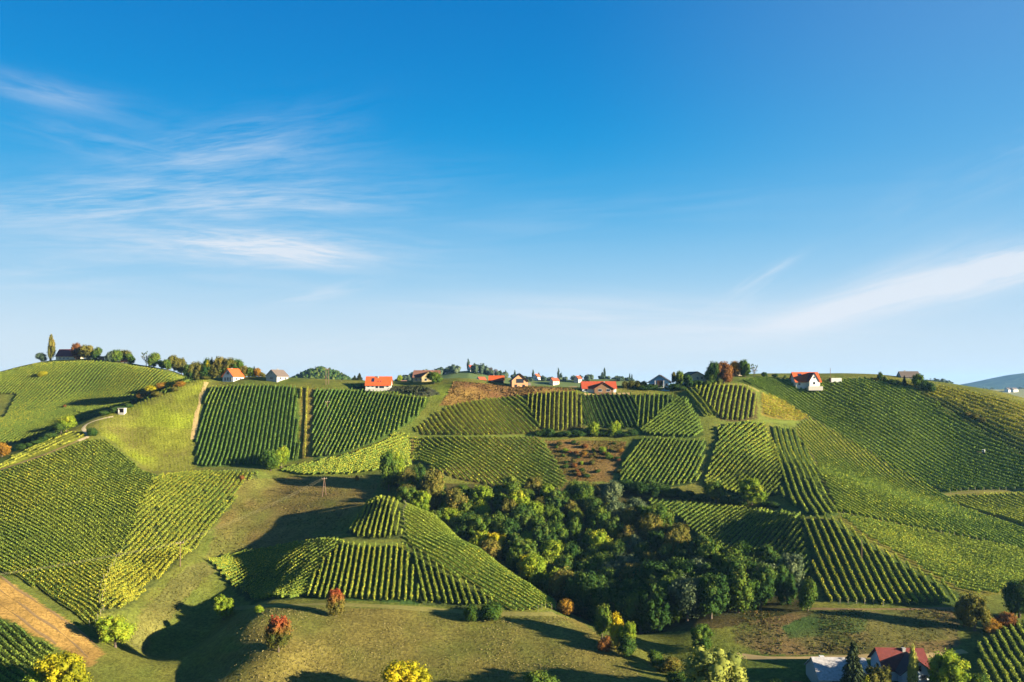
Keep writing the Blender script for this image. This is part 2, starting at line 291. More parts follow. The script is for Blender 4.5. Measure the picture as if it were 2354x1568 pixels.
# ------------------------------------------------------------------ what grows where (outlines in picture units, dropped onto the ground)
DG = (.045, .092, .024); MG = (.095, .15, .03); YG = (.19, .23, .034); YE = (.27, .26, .03); OG = (.14, .15, .035)
SOIL = (.16, .10, .045); GR = (.075, .105, .028); GRY = (.14, .16, .035)
FIELDS = [  # key, label, outline, row direction, spacing, height, half width, leaf colours a b c(accent), accent share, ground
 ('A', 'vine row on the far round hill at left, under the farmhouse with the poplar', [(-30,868),(40,851),(80,841),(130,836),(230,834),(300,844),(370,856),(440,876),(425,884),(400,897),(340,918),(250,947),(165,974),(60,1010),(-30,1036),(-30,970),(15,960),(28,935),(42,906),(-30,903)], ((200,945),(262,903)), 2.6, 1.6, 0.42, MG, YG, YE, .18, (.10,.105,.03)),
 ('B', 'low young vine row with yellow leaves on the strip above the dirt track at left', [(-20,1084),(30,1048),(100,1018),(160,994),(190,996),(196,1004),(100,1040),(20,1072)], ((30,1060),(150,1006)), 3.2, .9, .4, YG, YE, OG, .3, (.19,.20,.035)),
 ('C', 'vine row of the big sunlit field at far left, below the dirt track', [(-60,1112),(10,1088),(100,1056),(205,1016),(240,1014),(290,1056),(320,1086),(352,1096),(345,1112),(310,1170),(300,1215),(262,1280),(232,1330),(225,1400),(210,1438),(160,1400),(80,1345),(-60,1275)], ((100,1200),(250,1304)), 1.75, 1.4, 0.46, MG, YG, YE, .12, (.10,.115,.03)),
 ('D', 'gappy yellowing vine row on the slope left of the power pole', [(365,1096),(450,1088),(590,1090),(560,1110),(525,1160),(480,1215),(440,1265),(395,1296),(330,1352),(280,1400),(243,1408),(236,1380),(247,1330),(272,1290),(314,1220),(324,1170),(347,1122)], ((330,1290),(465,1150)), 2, 1.45, 0.55, MG, YG, YE, .35, (.085,.10,.035)),
 ('E', 'straight dark green vine row on the steep slope below the white and grey houses', [(482,892),(560,888),(640,888),(682,891),(690,1058),(640,1068),(454,1074),(453,1010),(467,950)], ((605,900),(572,1060)), 2.15, 1.75, 0.29, (.075,.135,.03), (.10,.165,.034), YG, .15, (.075,.115,.03)),
 ('E2', 'yellow vine row in the narrow straw-coloured strip between two dark green blocks', [(691,893),(714,893),(712,1052),(692,1058)], ((706,900),(700,1050)), 3.3, 1.5, .35, YG, YE, SOIL, .3, (.19,.15,.05)),
 ('F', 'straight dark green vine row on the steep slope below the bright orange roof', [(722,896),(800,898),(900,906),(985,916),(978,930),(960,957),(920,986),(860,1018),(790,1043),(719,1056)], ((838,910),(776,1050)), 2.15, 1.75, 0.29, (.075,.135,.03), (.10,.165,.034), YG, .15, (.07,.11,.03)),
 ('G', 'vine row curving up the sunlit wedge left of the ladder-like strip', [(935,1004),(938,1076),(870,1080),(800,1090),(700,1090),(645,1082),(730,1066),(800,1050),(860,1030),(910,1004)], ((740,1085),(930,1015)), 2, 1.4, 0.45, MG, YG, YE, .15, GRY),
 ('H', 'short level vine row in the narrow ladder-like strip', [(948,1004),(969,1004),(963,1060),(946,1060)], ((948,1032),(966,1032)), 2.4, 1.2, .35, MG, YG, YE, .2, (.17,.13,.05)),
 ('I', 'vine row on the yellow-green slope directly under the brown meadow', [(1002,956),(1040,938),(1110,923),(1190,914),(1205,928),(1235,984),(1225,995),(1100,999),(968,996),(957,986)], ((1100,935),(1152,994)), 2.15, 1.45, 0.45, YG, MG, YE, .3, (.11,.10,.03)),
 ('J', 'vine row on the sunlit slope right of the ladder-like strip and above the wood', [(972,1010),(1235,1010),(1262,1050),(1298,1112),(1285,1126),(1200,1124),(1120,1112),(1060,1100),(1000,1080),(968,1060)], ((1080,1020),(1185,1098)), 2.05, 1.45, 0.45, YG, MG, YE, .18, (.12,.10,.035)),
 ('K', 'bright yellow-green upright vine row between the brown meadow and the grassy lane', [(1206,912),(1325,903),(1332,920),(1340,982),(1252,988),(1240,984)], ((1285,910),(1283,982)), 2.35, 1.9, .35, YG, (.2,.21,.03), MG, .25, (.07,.065,.03)),
 ('L', 'dull green vine row below the long red roof', [(1340,912),(1452,910),(1460,930),(1465,982),(1420,984),(1347,978)], ((1400,916),(1428,978)), 2.3, 1.9, .35, DG, MG, YG, .12, (.05,.07,.025)),
 ('M', 'upright green vine row just below the shade-blue house', [(1465,912),(1545,911),(1555,918),(1477,982),(1468,982)], ((1482,916),(1477,980)), 2.4, 1.9, .35, MG, YG, YE, .15, (.045,.075,.025)),
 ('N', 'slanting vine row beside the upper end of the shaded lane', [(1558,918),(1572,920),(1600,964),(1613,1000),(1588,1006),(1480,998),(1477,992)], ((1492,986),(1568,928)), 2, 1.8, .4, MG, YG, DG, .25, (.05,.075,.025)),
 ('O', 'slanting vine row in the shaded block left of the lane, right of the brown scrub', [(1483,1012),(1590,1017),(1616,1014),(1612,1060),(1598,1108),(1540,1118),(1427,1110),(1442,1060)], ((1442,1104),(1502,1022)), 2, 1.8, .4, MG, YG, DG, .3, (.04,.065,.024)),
 ('P', 'bright yellow-green vine row on the small knoll under the red-brown tree', [(1600,894),(1650,886),(1708,890),(1734,904),(1733,958),(1700,966),(1662,963),(1642,944),(1622,922)], ((1674,896),(1661,960)), 2.35, 1.9, .35, YG, (.2,.21,.03), MG, .2, (.08,.065,.035)),
 ('P2', 'vine row running along the right edge of the shaded lane', [(1580,899),(1594,897),(1640,952),(1630,960)], ((1587,898),(1634,954)), 2.6, 1.7, .4, YG, MG, YE, .2, GRY),
 ('Q', 'orange-yellow vine row in the triangle below the right hill crest', [(1757,908),(1790,918),(1855,960),(1840,964),(1756,957)], ((1770,930),(1830,955)), 2.4, 1.3, 0.6, YE, YG, (.30,.24,.03), .3, (.19,.15,.04)),
 ('R', 'slanting vine row in the block above the two round trees', [(1652,988),(1700,978),(1754,976),(1764,1000),(1784,1050),(1788,1100),(1778,1138),(1740,1148),(1640,1122),(1624,1113),(1641,1060),(1656,1012)], ((1662,1098),(1750,1016)), 2, 1.6, 0.45, MG, YG, YE, .15, (.06,.07,.028)),
 ('S', 'thick vine row of the five running down the spur to the track crossing', [(1777,985),(1825,988),(1860,1050),(1918,1180),(1900,1188),(1872,1188),(1797,1138),(1807,1110),(1782,1020)], ((1792,988),(1874,1183)), 2.7, 1.7, 0.48, MG, YG, YE, .12, (.065,.10,.03)),
 ('T', 'vine row of the wide sunlit slope left of the dark green hill', [(1832,988),(1860,966),(1903,988),(2003,1046),(2103,1105),(2160,1138),(2200,1168),(2300,1204),(2420,1242),(2420,1278),(2300,1254),(2100,1213),(1932,1178),(1872,1050)], ((1950,1080),(2080,1150)), 2.35, 1.6, 0.36, MG, YG, (.26,.27,.035), .18, (.14,.14,.035)),
 ('T2', 'yellow vine row below the grassy lane at the right edge', [(2168,1152),(2200,1144),(2420,1137),(2420,1228),(2300,1190),(2200,1160)], ((2220,1155),(2330,1195)), 2.3, 1.5, 0.4, YG, (.26,.26,.035), OG, .2, (.18,.16,.04)),
 ('U', 'vine row of the yellow-green band right of the thick spaced rows', [(1932,1188),(2100,1221),(2300,1260),(2420,1281),(2420,1335),(2310,1352),(2280,1364),(2210,1360),(2105,1298),(2003,1240)], ((2000,1220),(2150,1278)), 2.25, 1.6, 0.36, YG, MG, (.26,.27,.035), .2, (.14,.13,.035)),
 ('V', 'thick well spaced vine row above the farm track at lower right', [(1847,1196),(1920,1199),(1990,1248),(2100,1312),(2193,1366),(2188,1389),(2000,1386),(1902,1383)], ((1882,1202),(1965,1383)), 2.5, 1.9, 0.42, MG, YG, YE, .22, (.055,.085,.03)),
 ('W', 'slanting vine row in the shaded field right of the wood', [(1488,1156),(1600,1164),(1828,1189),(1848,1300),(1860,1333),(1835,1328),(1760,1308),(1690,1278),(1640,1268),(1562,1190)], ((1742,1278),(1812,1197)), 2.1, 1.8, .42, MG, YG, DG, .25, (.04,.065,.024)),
 ('X', 'dark green vine row slanting down the big right hill below the red-roofed house', [(1712,878),(1760,874),(1880,884),(1990,877),(2050,882),(2100,906),(2250,1006),(2420,1100),(2420,1119),(2250,1121),(2167,1127),(2102,1095),(2003,1035),(1903,975),(1803,918)], ((1950,930),(2150,1047)), 2.1, 1.65, 0.42, (.095,.15,.028), (.155,.215,.036), YG, .08, (.085,.115,.03)),
 ('X2', 'green vine row on the back part of the right hill', [(2057,884),(2098,891),(2240,950),(2420,1055),(2420,1092),(2250,1002),(2103,903)], ((2120,915),(2300,1015)), 2.3, 1.5, 0.48, MG, OG, YG, .25, (.10,.115,.03)),
 ('X3', 'yellow vine row along the skyline of the right hill', [(2020,877),(2060,880),(2130,890),(2200,901),(2300,923),(2420,955),(2420,1046),(2242,945),(2100,888)], ((2150,905),(2300,960)), 2.4, 1.45, 0.52, YG, YE, OG, .35, (.20,.18,.04)),
 ('Y', 'vine row on the small top terrace of the round knoll', [(850,1156),(880,1148),(912,1154),(918,1195),(923,1236),(870,1240),(822,1237),(798,1224)], ((893,1154),(872,1238)), 1.9, 1.8, 0.36, YG, MG, YE, .25, (.055,.07,.028)),
 ('Z', 'vine row fanning straight down the front of the round knoll', [(785,1250),(830,1257),(925,1259),(950,1320),(965,1388),(860,1381),(740,1378),(702,1376),(731,1312)], ((862,1262),(846,1378)), 1.9, 1.8, 0.38, YG, MG, YE, .4, (.045,.085,.03)),
 ('Z2', 'vine row slanting down the right front of the round knoll', [(932,1260),(960,1274),(1050,1334),(1148,1389),(1130,1396),(972,1389),(957,1320)], ((1000,1300),(1022,1383)), 1.95, 1.8, 0.42, MG, YG, YE, .2, (.055,.075,.03)),
 ('AA', 'vine row on the left flank of the round knoll, dipping into shade', [(484,1293),(562,1276),(700,1252),(780,1246),(727,1310),(692,1374),(590,1380),(545,1350)], ((620,1360),(738,1278)), 2.15, 1.6, .3, MG, YG, YE, .25, (.05,.075,.028)),
 ('BB', 'vine row on the bright right flank of the round knoll beside the wood', [(937,1160),(975,1175),(1060,1229),(1180,1313),(1273,1385),(1268,1398),(1180,1403),(1157,1386),(1052,1323),(962,1263),(937,1243),(930,1195)], ((980,1200),(1100,1273)), 1.75, 1.15, 0.44, YG, MG, YE, .2, (.14,.15,.035)),
 ('CC', 'vine row in the corner field at lower right', [(2252,1494),(2330,1449),(2440,1410),(2440,1640),(2300,1640),(2264,1540)], ((2270,1494),(2312,1567)), 2.1, 1.9, .45, MG, YG, YE, .1, (.045,.08,.028)),
 ('DD', 'vine row in the corner field at lower left', [(-60,1412),(-20,1424),(50,1459),(108,1503),(125,1530),(70,1640),(-60,1640)], ((20,1450),(100,1522)), 1.8, 1.4, 0.55, MG, YG, DG, .2, (.075,.10,.03)),
]
COVERS = [ # outline, colour, colour2 (patches)
 ([(225,966),(290,938),(380,898),(440,873),(475,873),(470,900),(448,960),(442,1010),(446,1082),(350,1083),(300,1050),(262,1015),(230,1000)], (.20,.235,.03), (.15,.15,.04)),
 ([(240,980),(440,985),(441,1050),(330,1050),(280,1010)], (.175,.185,.035), (.13,.12,.04)),
 ([(-60,1268),(0,1326),(60,1362),(180,1445),(240,1505),(205,1535),(140,1492),(50,1440),(-60,1395)], (.33,.20,.085), (.22,.135,.055)),
 ([(715,893),(722,893),(718,1056),(712,1054)], (.13,.14,.04), (.16,.12,.05)),
 ([(1040,878),(1050,876),(1180,888),(1300,892),(1328,898),(1250,906),(1190,910),(1105,918),(1040,932),(1012,930),(1030,905)], (.27,.165,.065), (.17,.085,.05)),
 ([(1020,885),(1042,880),(1030,905),(1010,920),(992,915)], (.12,.15,.03), None),
 ([(800,891),(870,886),(960,888),(1000,897),(1012,908),(985,912),(900,902)], (.045,.055,.045), (.10,.09,.08)),
 ([(1250,1010),(1440,1015),(1425,1060),(1405,1108),(1300,1105),(1280,1060)], (.17,.10,.05), (.10,.085,.03)),
 ([(530,1420),(620,1400),(760,1395),(1000,1400),(1150,1412),(1272,1410),(1340,1430),(1420,1490),(1480,1560),(1480,1640),(380,1640),(395,1560),(480,1510),(560,1490),(520,1455)], (.165,.135,.05), (.12,.12,.038)),
 ([(480,1100),(600,1100),(870,1092),(860,1140),(780,1230),(700,1240),(560,1268),(470,1285),(500,1210),(540,1150)], (.125,.125,.042), (.15,.11,.05)),
 ([(420,1310),(470,1290),(500,1310),(450,1345),(330,1500),(285,1470),(330,1400)], (.14,.13,.05), (.10,.10,.04)),
 ([(1680,1440),(1720,1405),(2190,1400),(2210,1470),(2180,1505),(1760,1505),(1690,1475)], (.155,.105,.06), (.09,.10,.035)),
 ([(1880,1404),(2000,1404),(1990,1450),(1820,1470),(1790,1440)], (.06,.10,.035), (.10,.10,.04)),
 ([(1990,1420),(2150,1415),(2180,1470),(2000,1485)], (.13,.115,.045), (.09,.09,.035)),
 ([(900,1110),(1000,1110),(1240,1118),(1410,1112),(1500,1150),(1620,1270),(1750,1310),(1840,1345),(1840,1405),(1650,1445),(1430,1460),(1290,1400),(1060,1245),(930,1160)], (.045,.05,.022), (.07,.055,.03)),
 ([(1640,1505),(2353,1505),(2353,1640),(1640,1640)], (.085,.115,.03), (.13,.13,.04)),
 ([(2160,1140),(2200,1128),(2420,1120),(2420,1136),(2200,1143)], (.20,.20,.05), (.17,.15,.05)),
]
FW = {}
GROW = {'E': .3, 'E2': 0, 'F': .4, 'B': .3, 'X': 2.6, 'X3': 2.5, 'Y': .4, 'Z': .5, 'Z2': .5, 'BB': .8, 'A': 1.5, 'H': .3}
def outset(poly, r):
    a = np.roll(poly, 1, 0); b = np.roll(poly, -1, 0); t = b - a; t /= np.linalg.norm(t, axis=1)[:, None] + 1e-9
    sg = np.sign((poly[:, 0] * np.roll(poly[:, 1], -1) - np.roll(poly[:, 0], -1) * poly[:, 1]).sum())
    return poly + np.stack([t[:, 1], -t[:, 0]], -1) * sg * r
for f in FIELDS: FW[f[0]] = outset(poly_world(f[2]), GROW.get(f[0], 1.4))
CW = [(poly_world(p), a, b) for p, a, b in COVERS]

# ------------------------------------------------------------------ ground sheet: fine inside the valley, reaching far beyond it
def grow(a, lim, r=1.16, s=1.2):
    o = []; st = s; x = a
    while abs(x) < lim: x = x + math.copysign(st, lim if a > 0 else -1); st *= r; o.append(x)
    return o
gx = np.r_[sorted(grow(GX0, 15000)), core_x, [x for x in grow(GX1, 15000)]]
yb = []; st = 1.2; y_ = GY0
while y_ > -3000: y_ -= st; st *= 1.2; yb.append(y_)
yf = []; st = 1.2; y_ = GY1
while y_ < 15000: y_ += st; st *= 1.12; yf.append(y_)
gy = np.r_[yb[::-1], core_y, yf]
MX, MY = np.meshgrid(gx, gy)
MZ = height0(MX, MY)
ix0 = int(np.searchsorted(gx, GX0 - .01)); iy0 = int(np.searchsorted(gy, GY0 - .01))
MZ[iy0:iy0 + len(core_y), ix0:ix0 + len(core_x)] = HG
shp = MX.shape; idx = np.arange(MX.size).reshape(shp)
GF = np.stack([idx[:-1, :-1], idx[:-1, 1:], idx[1:, 1:], idx[1:, :-1]], -1).reshape(-1, 4)
gme = mesh_np('ground', np.stack([MX, MY, MZ], -1).reshape(-1, 3), GF); smooth(gme)
gc = np.ones((MX.size, 4), np.float32)
fx, fy = MX.ravel(), MY.ravel()
rs = np.random.RandomState(2)
big = vnoise(fx / 17, fy / 17, 11); mid = vnoise(fx / 5.3, fy / 5.3, 12) + .5 * vnoise(fx / 2.1, fy / 2.1, 13)
def lerp(a, b, t): return np.asarray(a) * (1 - t[:, None]) + np.asarray(b) * t[:, None]
GK = np.array((.80, .80, .52))
gc[:, :3] = GK * lerp((.085, .115, .03), (.14, .135, .04), np.clip(.5 + .3 * big + .3 * mid, 0, 1))
jx = fx + .5 * vnoise(fx / 1.7, fy / 1.7, 21); jy = fy + .5 * vnoise(fx / 1.7, fy / 1.7, 22)
def paint(poly, a, b):
    bb = (jx > poly[:, 0].min() - 1) & (jx < poly[:, 0].max() + 1) & (jy > poly[:, 1].min() - 1) & (jy < poly[:, 1].max() + 1)
    k = np.nonzero(bb)[0]; k = k[inpoly(poly, jx[k], jy[k])]
    b = a if b is None else b
    gc[k, :3] = GK * lerp(a, b, np.clip(.45 + .45 * big[k] + .55 * mid[k], 0, 1))
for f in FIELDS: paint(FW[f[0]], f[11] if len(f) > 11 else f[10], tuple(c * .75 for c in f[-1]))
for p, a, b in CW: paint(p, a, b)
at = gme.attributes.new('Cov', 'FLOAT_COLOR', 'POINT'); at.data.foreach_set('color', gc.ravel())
gm, t, N, L = new_mat('ground_cover')
p = N('ShaderNodeBsdfPrincipled'); o = N('ShaderNodeOutputMaterial'); L(p.outputs[0], o.inputs[0])
a = N('ShaderNodeAttribute'); a.attribute_name = 'Cov'; tcn = N('ShaderNodeTexCoord')
n1 = N('ShaderNodeTexNoise'); n1.inputs['Scale'].default_value = 1.1; n1.inputs['Detail'].default_value = 8; n1.inputs['Roughness'].default_value = .7; L(tcn.outputs['Object'], n1.inputs['Vector'])
n2 = N('ShaderNodeTexNoise'); n2.inputs['Scale'].default_value = .16; n2.inputs['Detail'].default_value = 5; L(tcn.outputs['Object'], n2.inputs['Vector'])
mr = N('ShaderNodeMapRange'); L(n1.outputs['Fac'], mr.inputs[0]); mr.inputs[1].default_value = .3; mr.inputs[2].default_value = .7; mr.inputs[3].default_value = .45; mr.inputs[4].default_value = 1.55
mr2 = N('ShaderNodeMapRange'); L(n2.outputs['Fac'], mr2.inputs[0]); mr2.inputs[1].default_value = .3; mr2.inputs[2].default_value = .7; mr2.inputs[3].default_value = .8; mr2.inputs[4].default_value = 1.2
mm = N('ShaderNodeMath'); mm.operation = 'MULTIPLY'; L(mr.outputs[0], mm.inputs[0]); L(mr2.outputs[0], mm.inputs[1])
vs = N('ShaderNodeVectorMath'); vs.operation = 'SCALE'; L(a.outputs['Color'], vs.inputs[0]); L(mm.outputs[0], vs.inputs['Scale'])
L(vs.outputs[0], p.inputs['Base Color']); p.inputs['Roughness'].default_value = .95; p.inputs['Specular IOR Level'].default_value = .05
b = N('ShaderNodeBump'); b.inputs['Strength'].default_value = .8; b.inputs['Distance'].default_value = .5; L(n1.outputs['Fac'], b.inputs['Height']); L(b.outputs[0], p.inputs['Normal'])
tag(link('ground', gme, gm), 'rolling valley floor and hillsides under grass and bare soil', 'ground', kind='structure')

# ------------------------------------------------------------------ vine rows
M_VINE = leafy('vine_leaves', trans=.28)
rng = np.random.RandomState(7)
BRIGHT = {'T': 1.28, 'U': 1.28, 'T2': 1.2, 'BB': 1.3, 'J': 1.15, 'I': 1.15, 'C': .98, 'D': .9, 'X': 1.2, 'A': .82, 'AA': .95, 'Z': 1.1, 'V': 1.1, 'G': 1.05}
def vine_geo(x, y, L_, d, H, hw, ca, cb, cc, share, gappy):
    """leaf wall of one row: x,y start, unit direction d, length L_"""
    far = y > 340
    dens, size = (18, .40) if far else (33, .30)
    n = int(L_ * dens)
    s = rng.uniform(0, L_, n)
    if gappy:
        k = vnoise(s / 2.3 + x * 3.1, s * 0 + y * 2.7, 4) > -gappy; s = s[k]; n = len(s)
    lat = np.clip(rng.normal(0, .55, n), -1.15, 1.15) * hw
    hh = (.28 + .78 * rng.beta(1.7, 1.25, n)) * H + .12 * vnoise(s / 1.3 + x, s * 0 + y, 9)
    cx = x + d[0] * s - d[1] * lat; cy = y + d[1] * s + d[0] * lat
    gz = hz(cx, cy); c = np.stack([cx, cy, gz + hh], -1)
    nrm = np.stack([-d[1] * lat / hw * 1.2, d[0] * lat / hw * 1.2, .25 + .9 * (hh / H - .4)], -1) + rng.normal(0, .5, (n, 3))
    nrm /= np.linalg.norm(nrm, axis=1)[:, None] + 1e-9
    r = rng.normal(0, 1, (n, 3)); t1 = np.cross(nrm, r); t1 /= np.linalg.norm(t1, axis=1)[:, None] + 1e-9; t2 = np.cross(nrm, t1)
    sz = size * rng.uniform(.6, 1.25, n)[:, None] * .5
    V = np.stack([c - t1 * sz - t2 * sz, c + t1 * sz - t2 * sz * .8, c + t1 * sz * .8 + t2 * sz, c - t1 * sz + t2 * sz], 1).reshape(-1, 3)
    F = np.arange(n * 4).reshape(-1, 4)
    q = np.clip(.5 + .2 * vnoise(cx / 6, cy / 6, 31) + .35 * vnoise(cx / 24, cy / 24, 32) + rng.normal(0, .22, n), 0, 1)
    C = np.asarray(ca) * (1 - q[:, None]) + np.asarray(cb) * q[:, None]
    ac = (rng.uniform(0, 1, n) + .1 * vnoise(cx / 3, cy / 3, 33) + .25 * vnoise(cx / 15, cy / 15, 34)) > 1 - share
    C[ac] = np.asarray(cc) * rng.uniform(.8, 1.15, (ac.sum(), 1))
    C *= rng.uniform(.84, 1.16, (n, 1))
    # woody inner wall so the row is not see-through
    ns = max(2, int(L_ / 1.6) + 1); ss = np.linspace(.2, L_ - .2, ns); wx = x + d[0] * ss; wy = y + d[1] * ss; wz = hz(wx, wy)
    wob = .1 * vnoise(ss / 1.1 + y, ss * 0 + x, 41)
    prof = [(-.10, .35), (-.16, .8), (0, .86), (.16, .8), (.10, .35)]
    if gappy: prof = [(-.03, .5), (-.03, .6), (0, .62), (.03, .6), (.03, .5)]
    Wv = np.stack([np.stack([wx - d[1] * (a_ * hw * 2.2 + wob), wy + d[0] * (a_ * hw * 2.2 + wob), wz + b_ * H], -1) for a_, b_ in prof], 1)
    k = len(prof); ii = np.arange(ns - 1)[:, None] * k; Wf = np.concatenate([np.concatenate([ii + j, ii + j + 1, ii + k + j + 1, ii + k + j], 1) for j in range(k - 1)])
    Wc = np.tile(np.asarray(ca) * .8, (len(Wf), 1)) * rng.uniform(.8, 1.2, (len(Wf), 1))
    return np.concatenate([V, Wv.reshape(-1, 3)]), np.concatenate([F, Wf + len(V)]), np.concatenate([C, Wc])
rows = []
for f in FIELDS:
    key, label, outline, (pa, pb), sp, H, hw, ca, cb, cc, share, ground = f
    poly = FW[key]; A = np.array(ray(*pa)[:2]); B = np.array(ray(*pb)[:2]); d = (B - A) / np.linalg.norm(B - A); nrm = np.array([-d[1], d[0]])
    off = (poly - A) @ nrm; al = (poly - A) @ d
    for k in range(int(math.ceil(off.min() / sp)), int(off.max() / sp) + 1):
        s = np.arange(al.min(), al.max(), .5); x = A[0] + d[0] * s + nrm[0] * k * sp; y = A[1] + d[1] * s + nrm[1] * k * sp
        ins = inpoly(poly, x, y); e = np.diff(np.r_[0, ins.astype(int), 0]); st = np.nonzero(e == 1)[0]; en = np.nonzero(e == -1)[0]
        for a_, b_ in zip(st, en):
            a_ = min(a_ + rng.randint(0, 3), b_ - 1); b_ = max(a_ + 1, b_ - rng.randint(0, 3)); Lr = (b_ - a_) * .5
            if Lr < 2.5: continue
            my = y[(a_ + b_) // 2]; mx = x[(a_ + b_) // 2]
            if abs(mx) > .66 * my + 4: continue
            z0 = h1(x[a_], y[a_]); z1 = h1(x[min(b_, len(x)) - 1], y[min(b_, len(y)) - 1])
            dpx = math.hypot(x[min(b_, len(x)) - 1] / y[min(b_, len(y)) - 1] - x[a_] / y[a_], z1 / y[min(b_, len(y)) - 1] - z0 / y[a_]) * F_
            rows.append((dpx * (H * F_ / my), key, label, x[a_], y[a_], Lr, tuple(d), H, hw, ca, cb, cc, share))
rows.sort(key=lambda r: -r[0])
GAPPY = {'B': .25, 'D': 1.0, 'Q': .7, 'X3': .9}
print('vine rows', len(rows), 'length', round(sum(r[5] for r in rows)))
rest = []; nf = 0
M_POST = solid('pale_post', (.2, .17, .125), .9, .12, 4)
_pm = MB().box(-.045, .045, -.045, .045, -.3, 1.75); POST = bpy.data.meshes.new('end_post'); POST.from_pydata(_pm.V, [], _pm.F); POST.materials.append(M_POST); POST.update()
for i, r in enumerate(rows):
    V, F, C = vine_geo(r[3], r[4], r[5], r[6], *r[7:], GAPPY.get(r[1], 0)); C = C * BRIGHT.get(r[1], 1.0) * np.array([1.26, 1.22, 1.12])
    if i < 290:
        base = np.array([r[3], r[4], h1(r[3], r[4])])
        me = mesh_np('vine_row', V - base, F); face_col(me, C); o = link('vine_row', me, M_VINE); o.location = base
        if i < 130:
            for q in (0.0, r[5]):
                px_, py_ = r[3] + r[6][0] * q, r[4] + r[6][1] * q
                e = bpy.data.objects.new('end_post', POST); COL.objects.link(e); e.parent = o; e.location = (px_ - base[0], py_ - base[1], h1(px_, py_) - base[2])
        tag(o, r[2], 'vine row', 'vine rows: ' + r[2].replace('vine row', 'rows', 1))
    else:
        rest.append((V, F + nf, C)); nf += len(V)
me = mesh_np('vine_rows', np.concatenate([r[0] for r in rest]), np.concatenate([r[1] for r in rest])); face_col(me, np.concatenate([r[2] for r in rest]))
tag(link('vine_rows', me, M_VINE), 'all the smaller and farther vine rows covering the hillsides', 'vine rows', kind='stuff')

# ------------------------------------------------------------------ trees: trunk with limbs + crown of leaf cards in clumps
M_BARK = solid('bark', (.085, .065, .045), .95, .25, 6, .1)
LEAF = {
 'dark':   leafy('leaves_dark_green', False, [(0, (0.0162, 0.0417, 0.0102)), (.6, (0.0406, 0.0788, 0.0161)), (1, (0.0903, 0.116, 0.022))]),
 'mid':    leafy('leaves_green', False, [(0, (0.0271, 0.0603, 0.011)), (.6, (0.0767, 0.121, 0.0183)), (1, (0.144, 0.157, 0.022))]),
 'olive':  leafy('leaves_olive', False, [(0, (0.0451, 0.051, 0.0132)), (.6, (0.117, 0.111, 0.022)), (1, (0.199, 0.139, 0.0293))]),
 'lime':   leafy('leaves_lime', False, [(0, (0.0644, 0.11, 0.013)), (.6, (0.183, 0.242, 0.0191)), (1, (0.322, 0.309, 0.0261))], .3),
 'yellow': leafy('leaves_yellow', False, [(0, (0.118, 0.132, 0.0104)), (.55, (0.322, 0.287, 0.013)), (1, (0.483, 0.331, 0.013))], .3),
 'orange': leafy('leaves_orange', False, [(0, (0.127, 0.0742, 0.0146)), (.6, (0.271, 0.139, 0.0183)), (1, (0.325, 0.204, 0.022))], .3),
 'brown':  leafy('leaves_red_brown', False, [(0, (0.0813, 0.0325, 0.0132)), (.6, (0.181, 0.0788, 0.022)), (1, (0.244, 0.121, 0.0256))]),
 'grey':   leafy('leaves_grey_green', False, [(0, (0.0361, 0.0556, 0.0293)), (.6, (0.0903, 0.121, 0.0549)), (1, (0.154, 0.176, 0.0732))]),
 'willow': leafy('leaves_pale_willow', False, [(0, (0.0966, 0.121, 0.0305)), (.6, (0.225, 0.242, 0.0479)), (1, (0.354, 0.331, 0.0609))], .3),
 'redtop': leafy('leaves_red_topped', False, [(0, (0.0451, 0.0603, 0.0117)), (.6, (0.117, 0.102, 0.022)), (1, (0.162, 0.121, 0.022))], .25, (.75, 1.25, (0.271, 0.051, 0.022))),
 'spruce': leafy('spruce_needles', False, [(0, (0.0181, 0.0296, 0.0146)), (.6, (0.0406, 0.0556, 0.0234)), (1, (0.0677, 0.0742, 0.0293))], .1),
 'blue':   leafy('leaves_blue_green', False, [(0, (0.0271, 0.0464, 0.0293)), (.6, (0.0632, 0.0927, 0.0549)), (1, (0.108, 0.129, 0.0659))]),
}
_cs = [(x, y, z) for x in (-1, 0, 1) for y in (-1, 0, 1) for z in (-1, 0, 1)]
def ballv():                                    # 26-point ball made of 24 quads
    g = {}; V = []; F = []
    for ax in range(3):
        for sg in (-1, 1):
            for i in (0, 1):
                for j in (0, 1):
                    q = []
                    for (a, b) in ((i - 1, j - 1), (i, j - 1), (i, j), (i - 1, j)):
                        c = [0, 0, 0]; c[ax] = sg; c[(ax + 1) % 3] = a; c[(ax + 2) % 3] = b; c = tuple(c)
                        if c not in g: g[c] = len(V); n = math.sqrt(sum(k * k for k in c)); V.append([k / n for k in c])
                        q.append(g[c])
                    F.append(q if sg > 0 else q[::-1])
    return np.array(V), np.array(F)
BV, BF = ballv()
